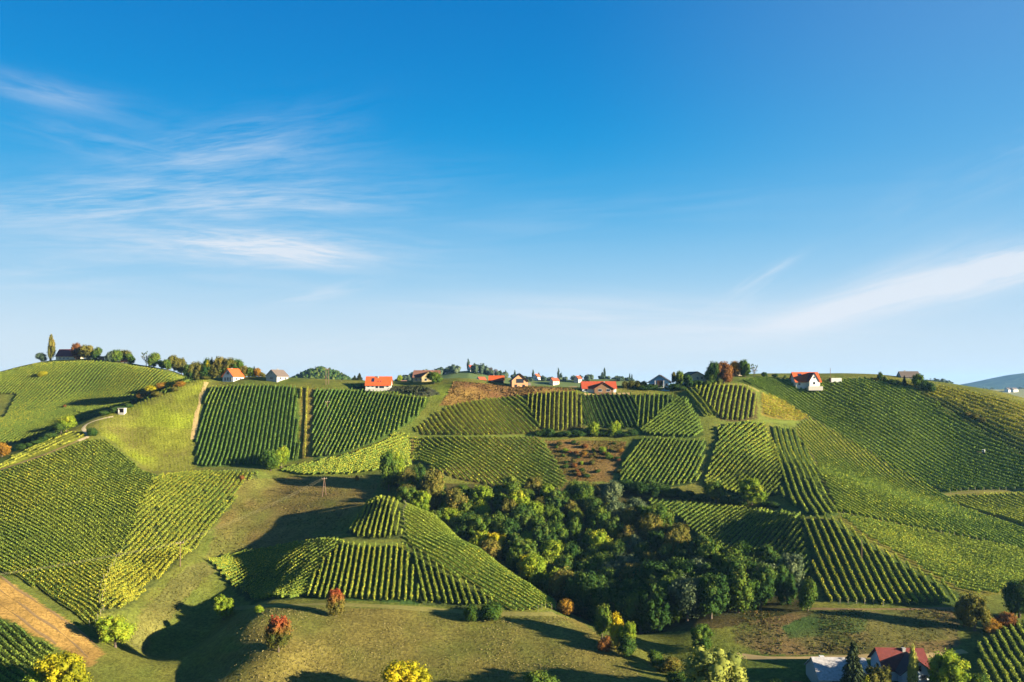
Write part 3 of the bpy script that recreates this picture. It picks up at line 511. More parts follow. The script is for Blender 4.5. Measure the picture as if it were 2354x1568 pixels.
def crown_mesh(name, clumps, per, size, seed, centre, droop=0.0):
    r = np.random.RandomState(seed); Vs = []; Fs = []; Cs = []; n0 = 0
    for (c, rad) in clumps:
        c = np.array(c); q0 = r.uniform(.15, .75) + .25 * (c[2] - .5)  # lit and dark clumps put into the leaf tone, paler toward the top
        k = int(per * (rad / .18) ** 2)
        dirs = r.normal(0, 1, (k, 3)); out = c - centre; out = out / (np.linalg.norm(out) + 1e-6); dirs += out * .55
        dirs /= np.linalg.norm(dirs, axis=1)[:, None]
        pos = c + dirs * rad * r.uniform(.62, 1.12, (k, 1)); pos[:, 2] -= droop * r.uniform(0, 1, k) * rad
        nrm = dirs + r.normal(0, .5, (k, 3)); nrm /= np.linalg.norm(nrm, axis=1)[:, None]
        t1 = np.cross(nrm, r.normal(0, 1, (k, 3))); t1 /= np.linalg.norm(t1, axis=1)[:, None]; t2 = np.cross(nrm, t1)
        s = size * r.uniform(.55, 1.3, (k, 1)) * .5
        V = np.stack([pos - t1 * s, pos - t2 * s * .7, pos + t1 * s * 1.1, pos + t2 * s * .8], 1).reshape(-1, 3)
        Vs.append(V); Fs.append(np.arange(k * 4).reshape(-1, 4) + n0); n0 += k * 4
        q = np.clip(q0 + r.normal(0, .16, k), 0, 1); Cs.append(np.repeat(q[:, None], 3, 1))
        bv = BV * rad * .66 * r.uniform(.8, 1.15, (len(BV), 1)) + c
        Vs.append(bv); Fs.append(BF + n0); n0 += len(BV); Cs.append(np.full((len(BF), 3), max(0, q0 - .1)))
    V = np.concatenate(Vs); V[:, 2] = np.maximum(V[:, 2], .01)
    me = mesh_np(name, V, np.concatenate(Fs)); face_col(me, np.concatenate(Cs)); return me
def clumps_for(kind, seed):
    r = random.Random(seed); out = []
    if kind in ('round', 'fine', 'tall', 'bush', 'willow', 'lean', 'wood', 'wood2'):
        cz, rz, n, rad = {'round': (.53, .44, 26, .19), 'fine': (.53, .45, 42, .155), 'tall': (.51, .47, 28, .20), 'bush': (.42, .44, 18, .23), 'willow': (.46, .48, 50, .145), 'lean': (.55, .42, 22, .19), 'wood': (.49, .50, 36, .185), 'wood2': (.50, .49, 46, .15)}[kind]
        lop = (r.uniform(-.12, .12), r.uniform(-.12, .12))
        for i in range(n):
            a = i * 2.39996 + r.uniform(-.3, .3); zz = 1 - 2 * (i + .5) / n; rr = math.sqrt(max(0, 1 - zz * zz))
            s = r.uniform(.62, 1.0) if r.random() < .8 else r.uniform(.25, .5)
            wx = .5 - rad * .8
            if kind == 'tall': rr *= (1.05 - .35 * (zz + 1) / 2)
            out.append(((wx * rr * math.cos(a) * s + lop[0] * zz, wx * rr * math.sin(a) * s + lop[1] * zz, cz + (rz - rad * .55) * zz * s), rad * r.uniform(.72, 1.2)))
        out += [((0, 0, cz), rad * 1.3), ((0, 0, cz + .12), rad * 1.2), ((.08, 0, cz - .12), rad * 1.2)]
    elif kind == 'poplar':
        for i in range(34):
            z = .10 + .86 * i / 33; w = .34 * (math.sin(min(1, z * 2.2) * 1.57)) * (1 - max(0, z - .6) / .4 * .85); a = r.uniform(0, 6.28)
            out.append(((w * .75 * math.cos(a), w * .75 * math.sin(a), z), (.10 + .13 * w / .34) * r.uniform(.8, 1.15)))
    return out
def spruce_mesh(name, seed):
    """drooping whorls of needle-covered boughs"""
    r = np.random.RandomState(seed); Vs = []; n0 = 0; Cs = []
    for z in np.arange(.08, .98, .035):
        R_ = .5 * (1 - z) ** .85 * r.uniform(.85, 1.12) + .015; nb = int(7 + 8 * (1 - z)); a0 = r.uniform(0, 6.28)
        for b in range(nb):
            a = a0 + 6.283 * b / nb + r.normal(0, .15); rb = R_ * r.uniform(.7, 1.12); k = int(8 + 26 * rb / .5)
            s = r.uniform(.1, 1, k) ** .7; p = np.stack([np.cos(a) * rb * s, np.sin(a) * rb * s, z - .09 * s ** 1.6 * (rb / .5 + .3) + .03 * (s > .85)], -1) + r.normal(0, .012, (k, 3))
            d = np.array([math.cos(a), math.sin(a), -.35]); side = np.array([-math.sin(a), math.cos(a), 0])
            w = .03 * r.uniform(.6, 1.3, (k, 1)); t1 = d + r.normal(0, .35, (k, 3)); t2 = side + r.normal(0, .35, (k, 3)) + np.array([0, 0, -.2])
            V = np.stack([p - t1 * w, p - t2 * w * .8, p + t1 * w * 1.2, p + t2 * w * .8], 1).reshape(-1, 3); Vs.append(V)
            Cs.append(np.repeat(np.clip(r.normal(.5, .2, k), 0, 1)[:, None], 3, 1)); n0 += len(V)
    V = np.concatenate(Vs); me = mesh_np(name, V, np.arange(len(V)).reshape(-1, 4)); face_col(me, np.concatenate(Cs)); return me
def trunk_mesh(kind, seed, w):
    r = random.Random(seed); m = MB(); top = {'poplar': .9, 'spruce': .97, 'bare': .75}.get(kind, .62); th = .022 / max(.3, w)
    m.tube([(0, 0, -.06), (r.uniform(-.01, .01), 0, .15), (r.uniform(-.03, .03), r.uniform(-.03, .03), top * .6), (r.uniform(-.04, .04), r.uniform(-.04, .04), top)], [th * 1.6, th * 1.15, th * .8, th * .25], 8)
    if kind != 'spruce':
        for i in range(14 if kind == 'bare' else 7):
            a = i * 2.4 + r.uniform(-.4, .4); z = r.uniform(.2, .5); l = r.uniform(.22, .4); up = r.uniform(.15, .35)
            e = (l * math.cos(a), l * math.sin(a), z + up)
            m.tube([(0, 0, z), (e[0] * .5, e[1] * .5, z + up * .45), e], [th * .6, th * .42, th * .12], 6)
            if kind == 'bare':
                for q in range(3):
                    b = a + r.uniform(-1, 1); f = (e[0] + .14 * math.cos(b), e[1] + .14 * math.sin(b), e[2] + r.uniform(.08, .22)); m.tube([(e[0] * .6, e[1] * .6, z + up * .6), f], [th * .25, th * .07], 5)
    me = bpy.data.meshes.new('trunk'); me.from_pydata(m.V, [], m.F); me.materials.append(M_BARK); me.update(); return me
PROTO = {}
def proto(kind, var):
    k = (kind, var)
    if k not in PROTO:
        sd = hash_(kind) + var * 17
        if kind == 'spruce': c = spruce_mesh('crown', sd)
        elif kind == 'bare': c = crown_mesh('crown', [((random.Random(sd + i).uniform(-.35, .35), random.Random(sd + i + 50).uniform(-.35, .35), random.Random(sd + i + 90).uniform(.5, .95)), .07) for i in range(14)], 60, .05, sd, np.array([0, 0, .5]))
        else:
            per, size = {'fine': (130, .042), 'willow': (140, .036), 'poplar': (60, .055), 'bush': (95, .065), 'wood': (95, .055), 'wood2': (100, .05)}.get(kind, (90, .058))
            c = crown_mesh('crown', clumps_for(kind, sd), per, size, sd, np.array([0, 0, .5]), .5 if kind == 'willow' else 0)
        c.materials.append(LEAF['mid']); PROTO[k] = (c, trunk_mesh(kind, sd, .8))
    return PROTO[k]
def hash_(s): return sum(ord(c) * (i + 3) for i, c in enumerate(s))
trng = random.Random(5)
def tree_at(x, y, h, w, kind, color, name, label, cat, group=None, z=None, parts=True):
    c, tk = proto(kind, trng.randrange(3)); z = h1(x, y) if z is None else z
    root = empty(name, (x, y, z - .05), trng.uniform(0, 6.28)); root.scale = (w, w, h)
    tag(root, label, cat, group)
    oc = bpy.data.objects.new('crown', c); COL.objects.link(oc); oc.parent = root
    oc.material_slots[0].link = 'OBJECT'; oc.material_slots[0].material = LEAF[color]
    if kind != 'bush':
        ot = bpy.data.objects.new('trunk', tk); COL.objects.link(ot); ot.parent = root
    return root
def tree(px, py, hpx, wpx, kind, color, label, name=None, cat=None, group=None, Y=None):
    """foot of the tree seen at px, py; its size in picture units"""
    if Y: x = (px - CX) * Y / F_; y = Y
    else: x, y, _ = ray(px, py)
    k = y / F_
    if py < 906 and kind in ('round', 'tall') and wpx > 17: kind = 'wood'; wpx *= 1.12; hpx *= 1.1
    nm = name or {'spruce': 'spruce_tree', 'poplar': 'poplar_tree', 'bush': 'bush', 'willow': 'willow_tree', 'bare': 'bare_tree'}.get(kind, 'broadleaf_tree')
    return tree_at(x, y, hpx * k, wpx * k, kind, color, nm, label, cat or ('bush' if kind == 'bush' else 'tree'), group)

# --- foreground and middle ground, one by one
T = tree
T(265, 1488, 80, 84, 'fine', 'lime', 'round yellow-green tree at the corner of the gappy vineyard, lower left')
T(150, 1604, 112, 118, 'fine', 'yellow', 'bright yellow tree at the bottom edge, left, beside the bare soil field')
T(95, 1606, 70, 90, 'round', 'lime', 'green tree tucked behind the bright yellow tree at the bottom left')
T(514, 1424, 58, 50, 'fine', 'lime', 'small bright lime tree standing alone in the big shadow left of the knoll')
T(594, 1408, 20, 26, 'bush', 'lime', 'little bush on the shaded bank below the knoll rows', group=None)
T(640, 1498, 86, 66, 'wood', 'redtop', 'tree with a red crown top on the dry meadow, nearest the bottom')
T(771, 1416, 64, 46, 'wood', 'redtop', 'red-tinged tree at the meadow edge just under the knoll vines')
T(935, 1612, 100, 128, 'fine', 'yellow', 'big yellow-green tree cut by the bottom edge at the middle')
T(1243, 1604, 64, 84, 'round', 'mid', 'green treetop at the bottom edge right of the big yellow-green tree')
T(1082, 1428, 42, 38, 'bush', 'mid', 'dark green bush at the foot of the knoll, left of its wider twin')
T(1128, 1424, 44, 62, 'bush', 'mid', 'wide dark green bush at the foot of the knoll rows')
T(1302, 1412, 44, 50, 'bush', 'orange', 'orange-brown bush at the right tip of the knoll')
T(1383, 1468, 86, 48, 'tall', 'mid', 'tall green tree left of the yellow trees below the wood')
T(1418, 1488, 80, 42, 'tall', 'yellow', 'bright yellow tree next to the tall green tree below the wood')
T(1442, 1500, 78, 46, 'fine', 'lime', 'yellow-green tree at the right end of the small yellow group below the wood')
T(1388, 1498, 42, 36, 'bush', 'brown', 'brownish bush under the yellow trees below the wood')
T(1440, 1512, 54, 48, 'round', 'dark', 'dark green tree in front of the yellow trees below the wood')
T(1612, 1498, 66, 62, 'fine', 'mid', 'green tree behind the large pale willow')
T(1640, 1626, 158, 178, 'willow', 'willow', 'large pale yellow-green willow at the bottom edge')
T(1540, 1545, 44, 60, 'bush', 'olive', 'olive bush between the meadow and the pale willow')
T(1510, 1530, 40, 40, 'bush', 'mid', 'green bush at the meadow corner left of the pale willow')
T(1556, 1580, 40, 54, 'bush', 'dark', 'dark bush tucked in at the left foot of the pale willow')
T(1856, 1404, 76, 50, 'tall', 'mid', 'green tree on a pale trunk at the lower right corner of the wood')
T(2240, 1450, 94, 76, 'fine', 'olive', 'olive-green tree at the end of the thick spaced rows')
T(2215, 1440, 60, 50, 'round', 'olive', 'smaller olive tree leaning against the tree at the end of the spaced rows')
T(2310, 1442, 44, 52, 'bush', 'brown', 'reddish-brown bush left of the dark tree at the right edge')
T(2275, 1452, 36, 40, 'bush', 'orange', 'small orange bush between the olive tree and the reddish bush')
T(2342, 1420, 96, 82, 'fine', 'dark', 'dark green tree cut by the right edge')
T(1961, 1612, 142, 78, 'spruce', 'spruce', 'dark spruce in front of the white-roofed barn')
T(2010, 1608, 80, 74, 'fine', 'olive', 'yellowing tree between the spruce and the red-roofed house')
T(1985, 1618, 66, 50, 'round', 'lime', 'small lime tree at the foot of the spruce')
T(2098, 1604, 114, 28, 'poplar', 'willow', 'slim yellowish column tree in front of the red-roofed house')
T(2042, 1602, 70, 18, 'poplar', 'olive', 'narrow little column tree left of the shade-tinted gable')
T(2180, 1602, 110, 104, 'fine', 'lime', 'round yellow-green tree right of the red-roofed house')
T(2240, 1602, 60, 62, 'round', 'mid', 'green tree at the bottom edge beside the corner vineyard')
for i, (px, py, h, w) in enumerate([(1790, 1598, 44, 60), (1835, 1604, 40, 50), (1870, 1600, 34, 44), (2140, 1606, 40, 44), (1740, 1600, 40, 60)]):
    T(px, py, h, w, 'bush', 'dark', 'dark garden bush in the shade along the bottom edge near the barn', group='garden bushes by the barn')
# double tree at the dark block's foot
T(622, 1082, 52, 48, 'round', 'mid', 'darker left tree of the pair at the foot of the dark vineyard block')
T(646, 1076, 52, 40, 'round', 'lime', 'yellower right tree of the pair at the foot of the dark vineyard block')
# band above the shaded field
T(1645, 1156, 56, 58, 'round', 'mid', 'round green tree on the dark hedge line, left of the yellow-lit one')
T(1727, 1160, 64, 68, 'fine', 'lime', 'large round tree with a yellow right side on the dark hedge line')
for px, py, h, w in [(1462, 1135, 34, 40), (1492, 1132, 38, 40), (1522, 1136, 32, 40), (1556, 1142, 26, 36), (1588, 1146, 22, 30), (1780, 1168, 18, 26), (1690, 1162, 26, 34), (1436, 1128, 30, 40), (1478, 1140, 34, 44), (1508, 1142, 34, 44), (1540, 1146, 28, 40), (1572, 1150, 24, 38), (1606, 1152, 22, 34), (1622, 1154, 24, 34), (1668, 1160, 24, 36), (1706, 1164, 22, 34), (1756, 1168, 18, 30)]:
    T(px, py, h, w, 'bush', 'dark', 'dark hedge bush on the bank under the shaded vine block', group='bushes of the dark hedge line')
# hedge above the brown scrub
T(1364, 1004, 36, 32, 'round', 'lime', 'sunlit yellow-green tree on the hedge above the brown scrub, left one')
T(1411, 1004, 38, 34, 'round', 'lime', 'sunlit yellow-green tree on the hedge above the brown scrub, right one')
for i, px in enumerate(range(1235, 1465, 17)):
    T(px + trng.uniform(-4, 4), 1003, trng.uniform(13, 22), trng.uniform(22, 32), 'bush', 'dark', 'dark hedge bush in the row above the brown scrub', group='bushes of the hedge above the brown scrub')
for px, py, h, w, c in [(1300, 1040, 13, 16, 'lime'), (1340, 1050, 16, 18, 'orange'), (1385, 1042, 18, 20, 'lime'), (1400, 1055, 15, 20, 'mid'), (1360, 1068, 13, 16, 'olive'), (1320, 1075, 12, 16, 'brown'), (1425, 1040, 12, 16, 'orange'), (1285, 1025, 12, 15, 'olive'), (1345, 1030, 12, 18, 'brown')] + [(trng.uniform(1270, 1428), trng.uniform(1020, 1098), trng.uniform(5, 11), trng.uniform(9, 16), trng.choice(['olive', 'mid', 'brown', 'lime', 'olive', 'dark'])) for _ in range(34)]:
    T(px, py, h, w, 'bush', c, 'low autumn-coloured bush scattered on the brown scrub patch', group='bushes on the brown scrub patch')
# top of the ravine wood, large single trees
T(893, 1128, 96, 50, 'wood', 'mid', 'tall dark tree at the upper left tip of the wood')
T(915, 1120, 86, 40, 'tall', 'lime', 'yellow-topped tree right behind the tall dark tree at the wood tip')
T(938, 1140, 66, 46, 'round', 'olive', 'olive tree beside the tall dark tree at the wood tip')
T(962, 1110, 46, 40, 'round', 'dark', 'dark tree at the back of the wood tip, below the ladder-like strip')
T(990, 1176, 98, 66, 'wood', 'olive', 'big reddish-olive tree standing out over the right flank of the knoll')
T(1046, 1200, 80, 60, 'wood', 'olive', 'olive-brown tree right of the big reddish-olive tree')

# --- the wood in the ravine
WOOD = np.array([((px - CX) / F_ * Y, Y) for px, Y in [(930, 348), (1000, 349), (1100, 344), (1250, 341), (1400, 337), (1462, 322), (1530, 303), (1625, 276), (1700, 266), (1800, 258), (1838, 248), (1810, 238), (1650, 231), (1500, 231), (1440, 238), (1352, 252), (1292, 264), (1205, 284), (1105, 303), (1020, 321), (935, 330)]])
wr = random.Random(21); got = []
for tries in range(9000):
    x = wr.uniform(WOOD[:, 0].min(), WOOD[:, 0].max()); y = wr.uniform(WOOD[:, 1].min(), WOOD[:, 1].max())
    if not inpoly(WOOD, np.array([x]), np.array([y]))[0]: continue
    if any((x - a) ** 2 + (y - b) ** 2 < 6.0 ** 2 for a, b in got): continue
    got.append((x, y))
print('wood trees', len(got))
WOODLAB = {'yellow': 'yellow autumn tree on the sunny left edge of the ravine wood', 'lime': 'yellow-green tree on the left half of the ravine wood', 'mid': 'green broadleaf tree inside the ravine wood',
  'olive': 'olive-brown tree inside the ravine wood', 'dark': 'dark green tree in the deep part or shade-tinted front of the ravine wood', 'grey': 'grey-green feathery tree on the right half of the ravine wood', 'blue': 'blue-green tree on the lower right of the ravine wood'}
for x, y in got:
    px = x / y * F_ + CX
    edge = (px - 1000) / 480 - (335 - y) / 85       # <0: knoll side
    low = y < 262
    if edge < -.05 and not low and px > 1120: c = wr.choice(['yellow', 'lime', 'mid', 'mid', 'olive'])
    elif px > 1560: c = wr.choice(['grey', 'dark', 'dark', 'mid', 'dark', 'dark'])  # right end: hillside shade put into the leaf colour, mostly dark leaves
    elif low: c = wr.choice(['dark', 'dark', 'dark', 'mid'])  # low front trees: shade put into the leaf colour as well
    elif px > 1400: c = wr.choice(['dark', 'mid', 'grey', 'olive'])
    else: c = wr.choice(['mid', 'mid', 'mid', 'olive', 'dark', 'lime'])
    h = wr.uniform(10, 15) * (1.08 if low else 1); w = h * wr.uniform(.68, .95)
    if y > 318: h *= .78; w *= .9
    tree_at(x, y, h, w, wr.choice(['wood', 'wood2']), c, 'broadleaf_tree', WOODLAB[c], 'tree', 'ravine wood: ' + WOODLAB[c].split(' of ')[0].split(' in')[0])

# --- skyline, left hill
T(95, 832, 20, 22, 'round', 'blue', 'small round tree at the left end of the hilltop, before the poplar')
T(118, 828, 58, 19, 'poplar', 'olive', 'tall slim poplar on the left hilltop beside the farmhouse')
T(176, 827, 37, 24, 'tall', 'brown', 'brown-leaved tree in front of the hilltop farmhouse')
T(200, 827, 32, 36, 'round', 'olive', 'broad olive tree right of the hilltop farmhouse')
T(222, 827, 27, 22, 'round', 'dark', 'dark green tree at the right end of the hilltop farmhouse group')
T(150, 826, 12, 14, 'bush', 'lime', 'yellow garden bush before the hilltop farmhouse')
for px, h, w, c, l in [(252, 24, 22, 'blue', 'bluish tree at the left end of the hilltop copse'), (268, 28, 26, 'mid', 'green tree in the middle of the hilltop copse'), (286, 27, 28, 'olive', 'brownish tree in the right part of the hilltop copse'), (300, 22, 20, 'mid', 'small green tree behind the little red-roofed shed')]:
    T(px, 833, h, w, 'round', c, l)
T(336, 842, 36, 24, 'bare', 'blue', 'nearly bare tree with a forked trunk on the left skyline')
for px, py, h, w, k, c, l in [(352, 843, 32, 28, 'round', 'mid', 'round green tree right of the bare tree on the left skyline'), (372, 846, 18, 20, 'round', 'dark', 'low dark tree between two taller skyline trees at left'), (384, 848, 24, 20, 'tall', 'mid', 'small pointed green tree on the left skyline'), (400, 850, 36, 26, 'round', 'olive', 'brown-tinged round tree on the left skyline'),
   (417, 853, 36, 22, 'round', 'olive', 'second brown-tinged tree, touching the first on the left skyline'), (431, 855, 28, 20, 'round', 'mid', 'light green tree at the gap in the left skyline row')]:
    T(px, py, h, w, k, c, l)
lw = [(440, 862, 38, 26, 'round', 'dark'), (452, 864, 42, 30, 'round', 'olive'), (464, 866, 36, 24, 'round', 'olive'), (478, 869, 38, 18, 'tall', 'yellow'), (474, 868, 42, 30, 'round', 'dark'), (487, 866, 46, 12, 'spruce', 'spruce'), (498, 866, 46, 11, 'spruce', 'spruce'), (494, 868, 34, 26, 'round', 'olive'), (506, 868, 40, 26, 'round', 'olive'), (517, 868, 40, 11, 'spruce', 'spruce'), (524, 868, 38, 11, 'spruce', 'spruce'), (514, 870, 30, 24, 'round', 'mid'), (530, 870, 36, 30, 'round', 'olive'), (544, 870, 34, 26, 'round', 'mid'), (535, 868, 40, 10, 'spruce', 'spruce'), (505, 864, 42, 11, 'spruce', 'spruce')]
for px, py, h, w, k, c in lw:
    lab = {'spruce': 'thin dark spruce poking out of the grove left of the white house', 'yellow': 'bright yellow tree in the grove left of the white house', 'dark': 'dark green tree in the grove left of the white house', 'olive': 'brown-green tree in the grove left of the white house', 'mid': 'mid-green tree in the grove left of the white house'}[c]
    T(px, py + 4, h * 1.2, w * 1.1, k, c, lab, group='grove: ' + lab.split(' in ')[0].split(' poking')[0], Y=488)
for px, h, w, k, c, l in [(562, 26, 22, 'round', 'olive', 'olive tree just right of the white house with the orange roof'), (575, 22, 20, 'round', 'mid', 'green bushy tree between the white house and the grey-roofed house'), (584, 26, 14, 'spruce', 'spruce', 'small spruce between the white house and the grey-roofed house'), (592, 20, 18, 'round', 'orange', 'orange-tinged little tree left of the grey-roofed house'), (602, 14, 16, 'bush', 'olive', 'low bush left of the grey-roofed house')]:
    T(px, 878, h, w, k, c, l, Y=472)
T(473, 873, 10, 22, 'bush', 'olive', 'low dark bush at the top corner of the bright meadow')
for px, py, h, w, c in [(350, 905, 22, 34, 'yellow'), (372, 898, 22, 34, 'orange'), (392, 894, 20, 30, 'yellow'), (412, 890, 16, 26, 'orange'), (326, 920, 24, 28, 'orange'), (338, 912, 16, 26, 'dark'), (402, 900, 14, 20, 'olive'), (360, 912, 14, 26, 'olive'), (312, 928, 14, 22, 'dark')]:
    T(px, py, h, w, 'bush', c, {'yellow': 'yellow bush', 'orange': 'orange-brown bush', 'dark': 'dark green bush', 'olive': 'olive bush'}[c] + ' in the autumn hedge above the bright meadow', group='autumn hedge above the bright meadow, ' + c)
T(152, 992, 40, 42, 'round', 'lime', 'round tree with a yellow side in the dip below the left hill')
T(140, 996, 30, 36, 'round', 'dark', 'dark tree just left of the yellow-sided tree in the dip below the left hill')
for px, py in [(48, 1034), (66, 1028), (84, 1022), (100, 1016), (118, 1008), (60, 1020), (90, 1012), (262, 950), (275, 945), (240, 955), (296, 938)]:
    T(px, py, trng.uniform(12, 18), trng.uniform(22, 30), 'bush', 'dark', 'dark bush in the hollow below the left hill vines', group='bushes in the hollow below the left hill')
T(5, 1050, 36, 40, 'round', 'orange', 'yellow-brown tree at the left edge above the dirt track')
T(212, 1003, 26, 30, 'bush', 'dark', 'round dark green bush in the bend of the dirt track')
T(98, 866, 16, 26, 'bush', 'yellow', 'yellow bush among the vines high on the left hill')
T(149, 940, 12, 8, 'bush', 'brown', 'small red-leaved bush among the vines low on the left hill')
T(556, 1106, 16, 14, 'bush', 'brown', 'small brownish bush at the top corner of the gappy vineyard')
T(820, 1104, 14, 10, 'bush', 'orange', 'small orange-brown bush on the saddle meadow under the wedge vineyard')
# --- skyline, houses and right hill
T(998, 882, 26, 34, 'round', 'mid', 'leafy tree in front of the brown-roofed farmhouse gable')
T(918, 878, 18, 14, 'round', 'lime', 'small yellow-green tree between the orange-roofed and brown-roofed houses', Y=480)
T(826, 886, 18, 18, 'spruce', 'spruce', 'small dark spruce left of the bright orange roof', Y=470)
T(815, 886, 14, 16, 'spruce', 'spruce', 'tiny dark spruce farther left of the bright orange roof', Y=475)
T(1361, 892, 17, 16, 'bush', 'lime', 'green bush at the left end of the long red roof')
T(1346, 890, 12, 16, 'bush', 'dark', 'dark bush at the corner of the long red roof')
for px in (1438, 1452, 1466, 1478):
    T(px, 892, trng.uniform(13, 20), 18, 'bush', 'olive', 'olive bush in the garden between the red roof and the shade-blue house', group='bushes between the red roof and the blue house')
for px in range(1478, 1580, 13):
    T(px, 897, trng.uniform(12, 17), 22, 'bush', 'dark', 'dark bush on the shaded bank below the shade-blue house', group='bushes on the bank below the blue house')
T(1562, 882, 34, 20, 'tall', 'mid', 'green tree between the shade-blue house and the cream house', Y=438)
T(1548, 878, 30, 14, 'tall', 'olive', 'olive treetop behind the right side of the shade-blue house', Y=452)
T(1582, 892, 30, 24, 'round', 'dark', 'dark round tree in front of the left end of the cream house')
for px in (1600, 1612, 1624): T(px, 889, 17, 20, 'bush', 'dark', 'dark bush on the bank under the cream house', group='bushes under the cream house')
T(1640, 884, 50, 30, 'tall', 'dark', 'tall dark tree right of the cream house')
T(1632, 885, 34, 24, 'round', 'mid', 'green tree at the left foot of the tall dark tree by the cream house')
T(1664, 882, 48, 40, 'round', 'brown', 'red-brown round tree on the crest above the small knoll vines')
T(1690, 874, 34, 26, 'round', 'orange', 'orange-leaved tree before the half hidden orange roof', Y=452)
T(1712, 872, 38, 26, 'round', 'mid', 'green tree at the right end of the half hidden orange roof', Y=450)
T(1733, 868, 32, 20, 'bare', 'dark', 'sparse small tree standing alone on the right crest')
T(1757, 868, 14, 16, 'round', 'dark', 'small round dark tree on the right crest')
T(1781, 870, 12, 16, 'round', 'dark', 'little flat-topped tree on the right crest, nearer the red-roofed house')
T(1803, 870, 8, 7, 'round', 'dark', 'tiny round tree just left of the red-roofed house on the right hill')
T(2012, 876, 10, 22, 'bush', 'olive', 'low bush on the right hill skyline')
T(2022, 878, 24, 16, 'tall', 'dark', 'small bushy tree on the right hill skyline')
T(2034, 880, 16, 12, 'tall', 'dark', 'narrow dark shrub on the right hill skyline')
T(2078, 890, 28, 14, 'spruce', 'spruce', 'small spruce left of the long low farmhouse on the right skyline')
T(2052, 886, 16, 26, 'bush', 'dark', 'dark shrub hiding the left end of the low farmhouse')
T(2110, 898, 42, 30, 'lean', 'mid', 'tousled tree at the right end of the long low farmhouse')
T(2124, 900, 26, 22, 'round', 'dark', 'dark tree right of the tousled tree on the right skyline')
T(2138, 902, 22, 22, 'round', 'dark', 'last dark tree going down the right skyline')
for px, py in [(2225, 958), (2240, 962), (2256, 970)]: T(px, py, 13, 20, 'bush', 'olive', 'olive-brown bush in the scrubby patch on the right hill', group='olive-brown bushes on the right hill')

# ------------------------------------------------------------------ buildings
WHITE = solid('white_plaster', (0.48, 0.474, 0.455), .9, .05); CREAM = solid('cream_plaster', (0.468, 0.39, 0.273), .9, .06); YELW = solid('yellow_plaster', (0.429, 0.338, 0.169), .9, .06)
SALM = solid('salmon_brick', (0.39, 0.195, 0.0974), .9, .1); GREYW = solid('grey_plaster', (0.311, 0.306, 0.286), .9, .06); SHADEW = solid('blue_shade_plaster', (0.143, 0.292, 0.468), .85, .06); SHADEW2 = solid('shade_tinted_plaster', (0.357, 0.429, 0.494), .85, .06)  # both blue tones: sky-lit shade put into the colour of white walls
WOODD = solid('dark_timber', (0.0455, 0.0292, 0.0195), .85, .25); WOODM = solid('brown_timber', (0.143, 0.078, 0.039), .85, .2); CONC = solid('concrete', (0.273, 0.26, 0.234), .95, .1)
def tiles(n, c): return solid(n, c, .75, .16, 2.2, .25, .4, ('X', 3.2, .25))
T_OR = tiles('orange_tiles', (0.448, 0.0739, 0.0157)); T_RED = tiles('red_tiles', (0.325, 0.0552, 0.0195)); T_DRED = solid('dark_red_tiles', (0.168, 0.0403, 0.0336), .85, .24, 1.6, .15, .5, ('X', 2.2, .5)); T_BRN = tiles('brown_tiles', (0.169, 0.078, 0.052)); T_DRK = tiles('dark_slate', (0.0357, 0.0273, 0.0292)); T_GRY = tiles('grey_brown_tiles', (0.112, 0.0874, 0.0739)); T_PURP = tiles('plum_tiles', (0.13, 0.0357, 0.0455))
T_WHT = solid('weathered_white_sheet', (0.37, 0.347, 0.336), .8, .3, 1.8, .2, .3, ('X', 2.4, .35))
GLASS = solid('window_glass', (0.013, 0.0162, 0.0227), .12, .1, 1, .6); DARKP = solid('solar_panel', (0.00974, 0.0162, 0.039), .2, .1, 1, .6); FRAME = solid('window_frame', (0.455, 0.455, 0.441), .7, .03); FRAMED = solid('dark_frame', (0.065, 0.039, 0.026), .7, .1)
def roof_mesh(w, d, hw, hr, ov, ovg, th=.18):
    """two sloping slabs meeting at a ridge along x"""
    m = MB(); s = hr / (d / 2); y1 = d / 2 + ov; ze = hw - ov * s; zr = hw + hr; x = w / 2 + ovg; u = .06
    for sg in (-1, 1):
        a = [(-x, sg * y1, ze + u), (x, sg * y1, ze + u), (x, 0, zr + u), (-x, 0, zr + u)]; b = [(p[0], p[1], p[2] + th) for p in a]
        f = [(0,1,2,3),(7,6,5,4),(0,4,5,1),(1,5,6,2),(3,2,6,7),(0,3,7,4)]
        m.add(a + b, f if sg > 0 else [q[::-1] for q in f])
    return m
def wall_mesh(w, d, hw, hr, sink=1.6):
    m = MB(); x, y = w / 2, d / 2
    V = [(-x,-y,-sink),(x,-y,-sink),(x,y,-sink),(-x,y,-sink),(-x,-y,hw),(x,-y,hw),(x,y,hw),(-x,y,hw),(-x,0,hw+hr),(x,0,hw+hr)]
    m.add(V, [(3,2,1,0),(0,1,5,4),(2,3,7,6),(1,2,6,9,5),(3,0,4,8,7),(4,5,9,8),(6,7,8,9)]); return m
def opening(parent, side, u, z, ww, wh, w, d, name='window', fm=None, pm=None):
    """frame standing proud of a wall, with a pane set in it"""
    t = .07
    def place(a0, a1, z0, z1, out, mat, nm, par):
        m = MB()
        if side == 'F': m.box(a0, a1, -d/2 - out, -d/2 + .02, z0, z1)
        elif side == 'B': m.box(a0, a1, d/2 - .02, d/2 + out, z0, z1)
        elif side == 'L': m.box(-w/2 - out, -w/2 + .02, a0, a1, z0, z1)
        else: m.box(w/2 - .02, w/2 + out, a0, a1, z0, z1)
        return m.build(nm, mat, par)
    f = place(u - ww/2 - .1, u + ww/2 + .1, z - .1, z + wh + .1, .05, fm or FRAME, name, parent)
    place(u - ww/2, u + ww/2, z, z + wh, .08, pm or GLASS, 'pane' if name == 'window' else 'door_leaf', f)
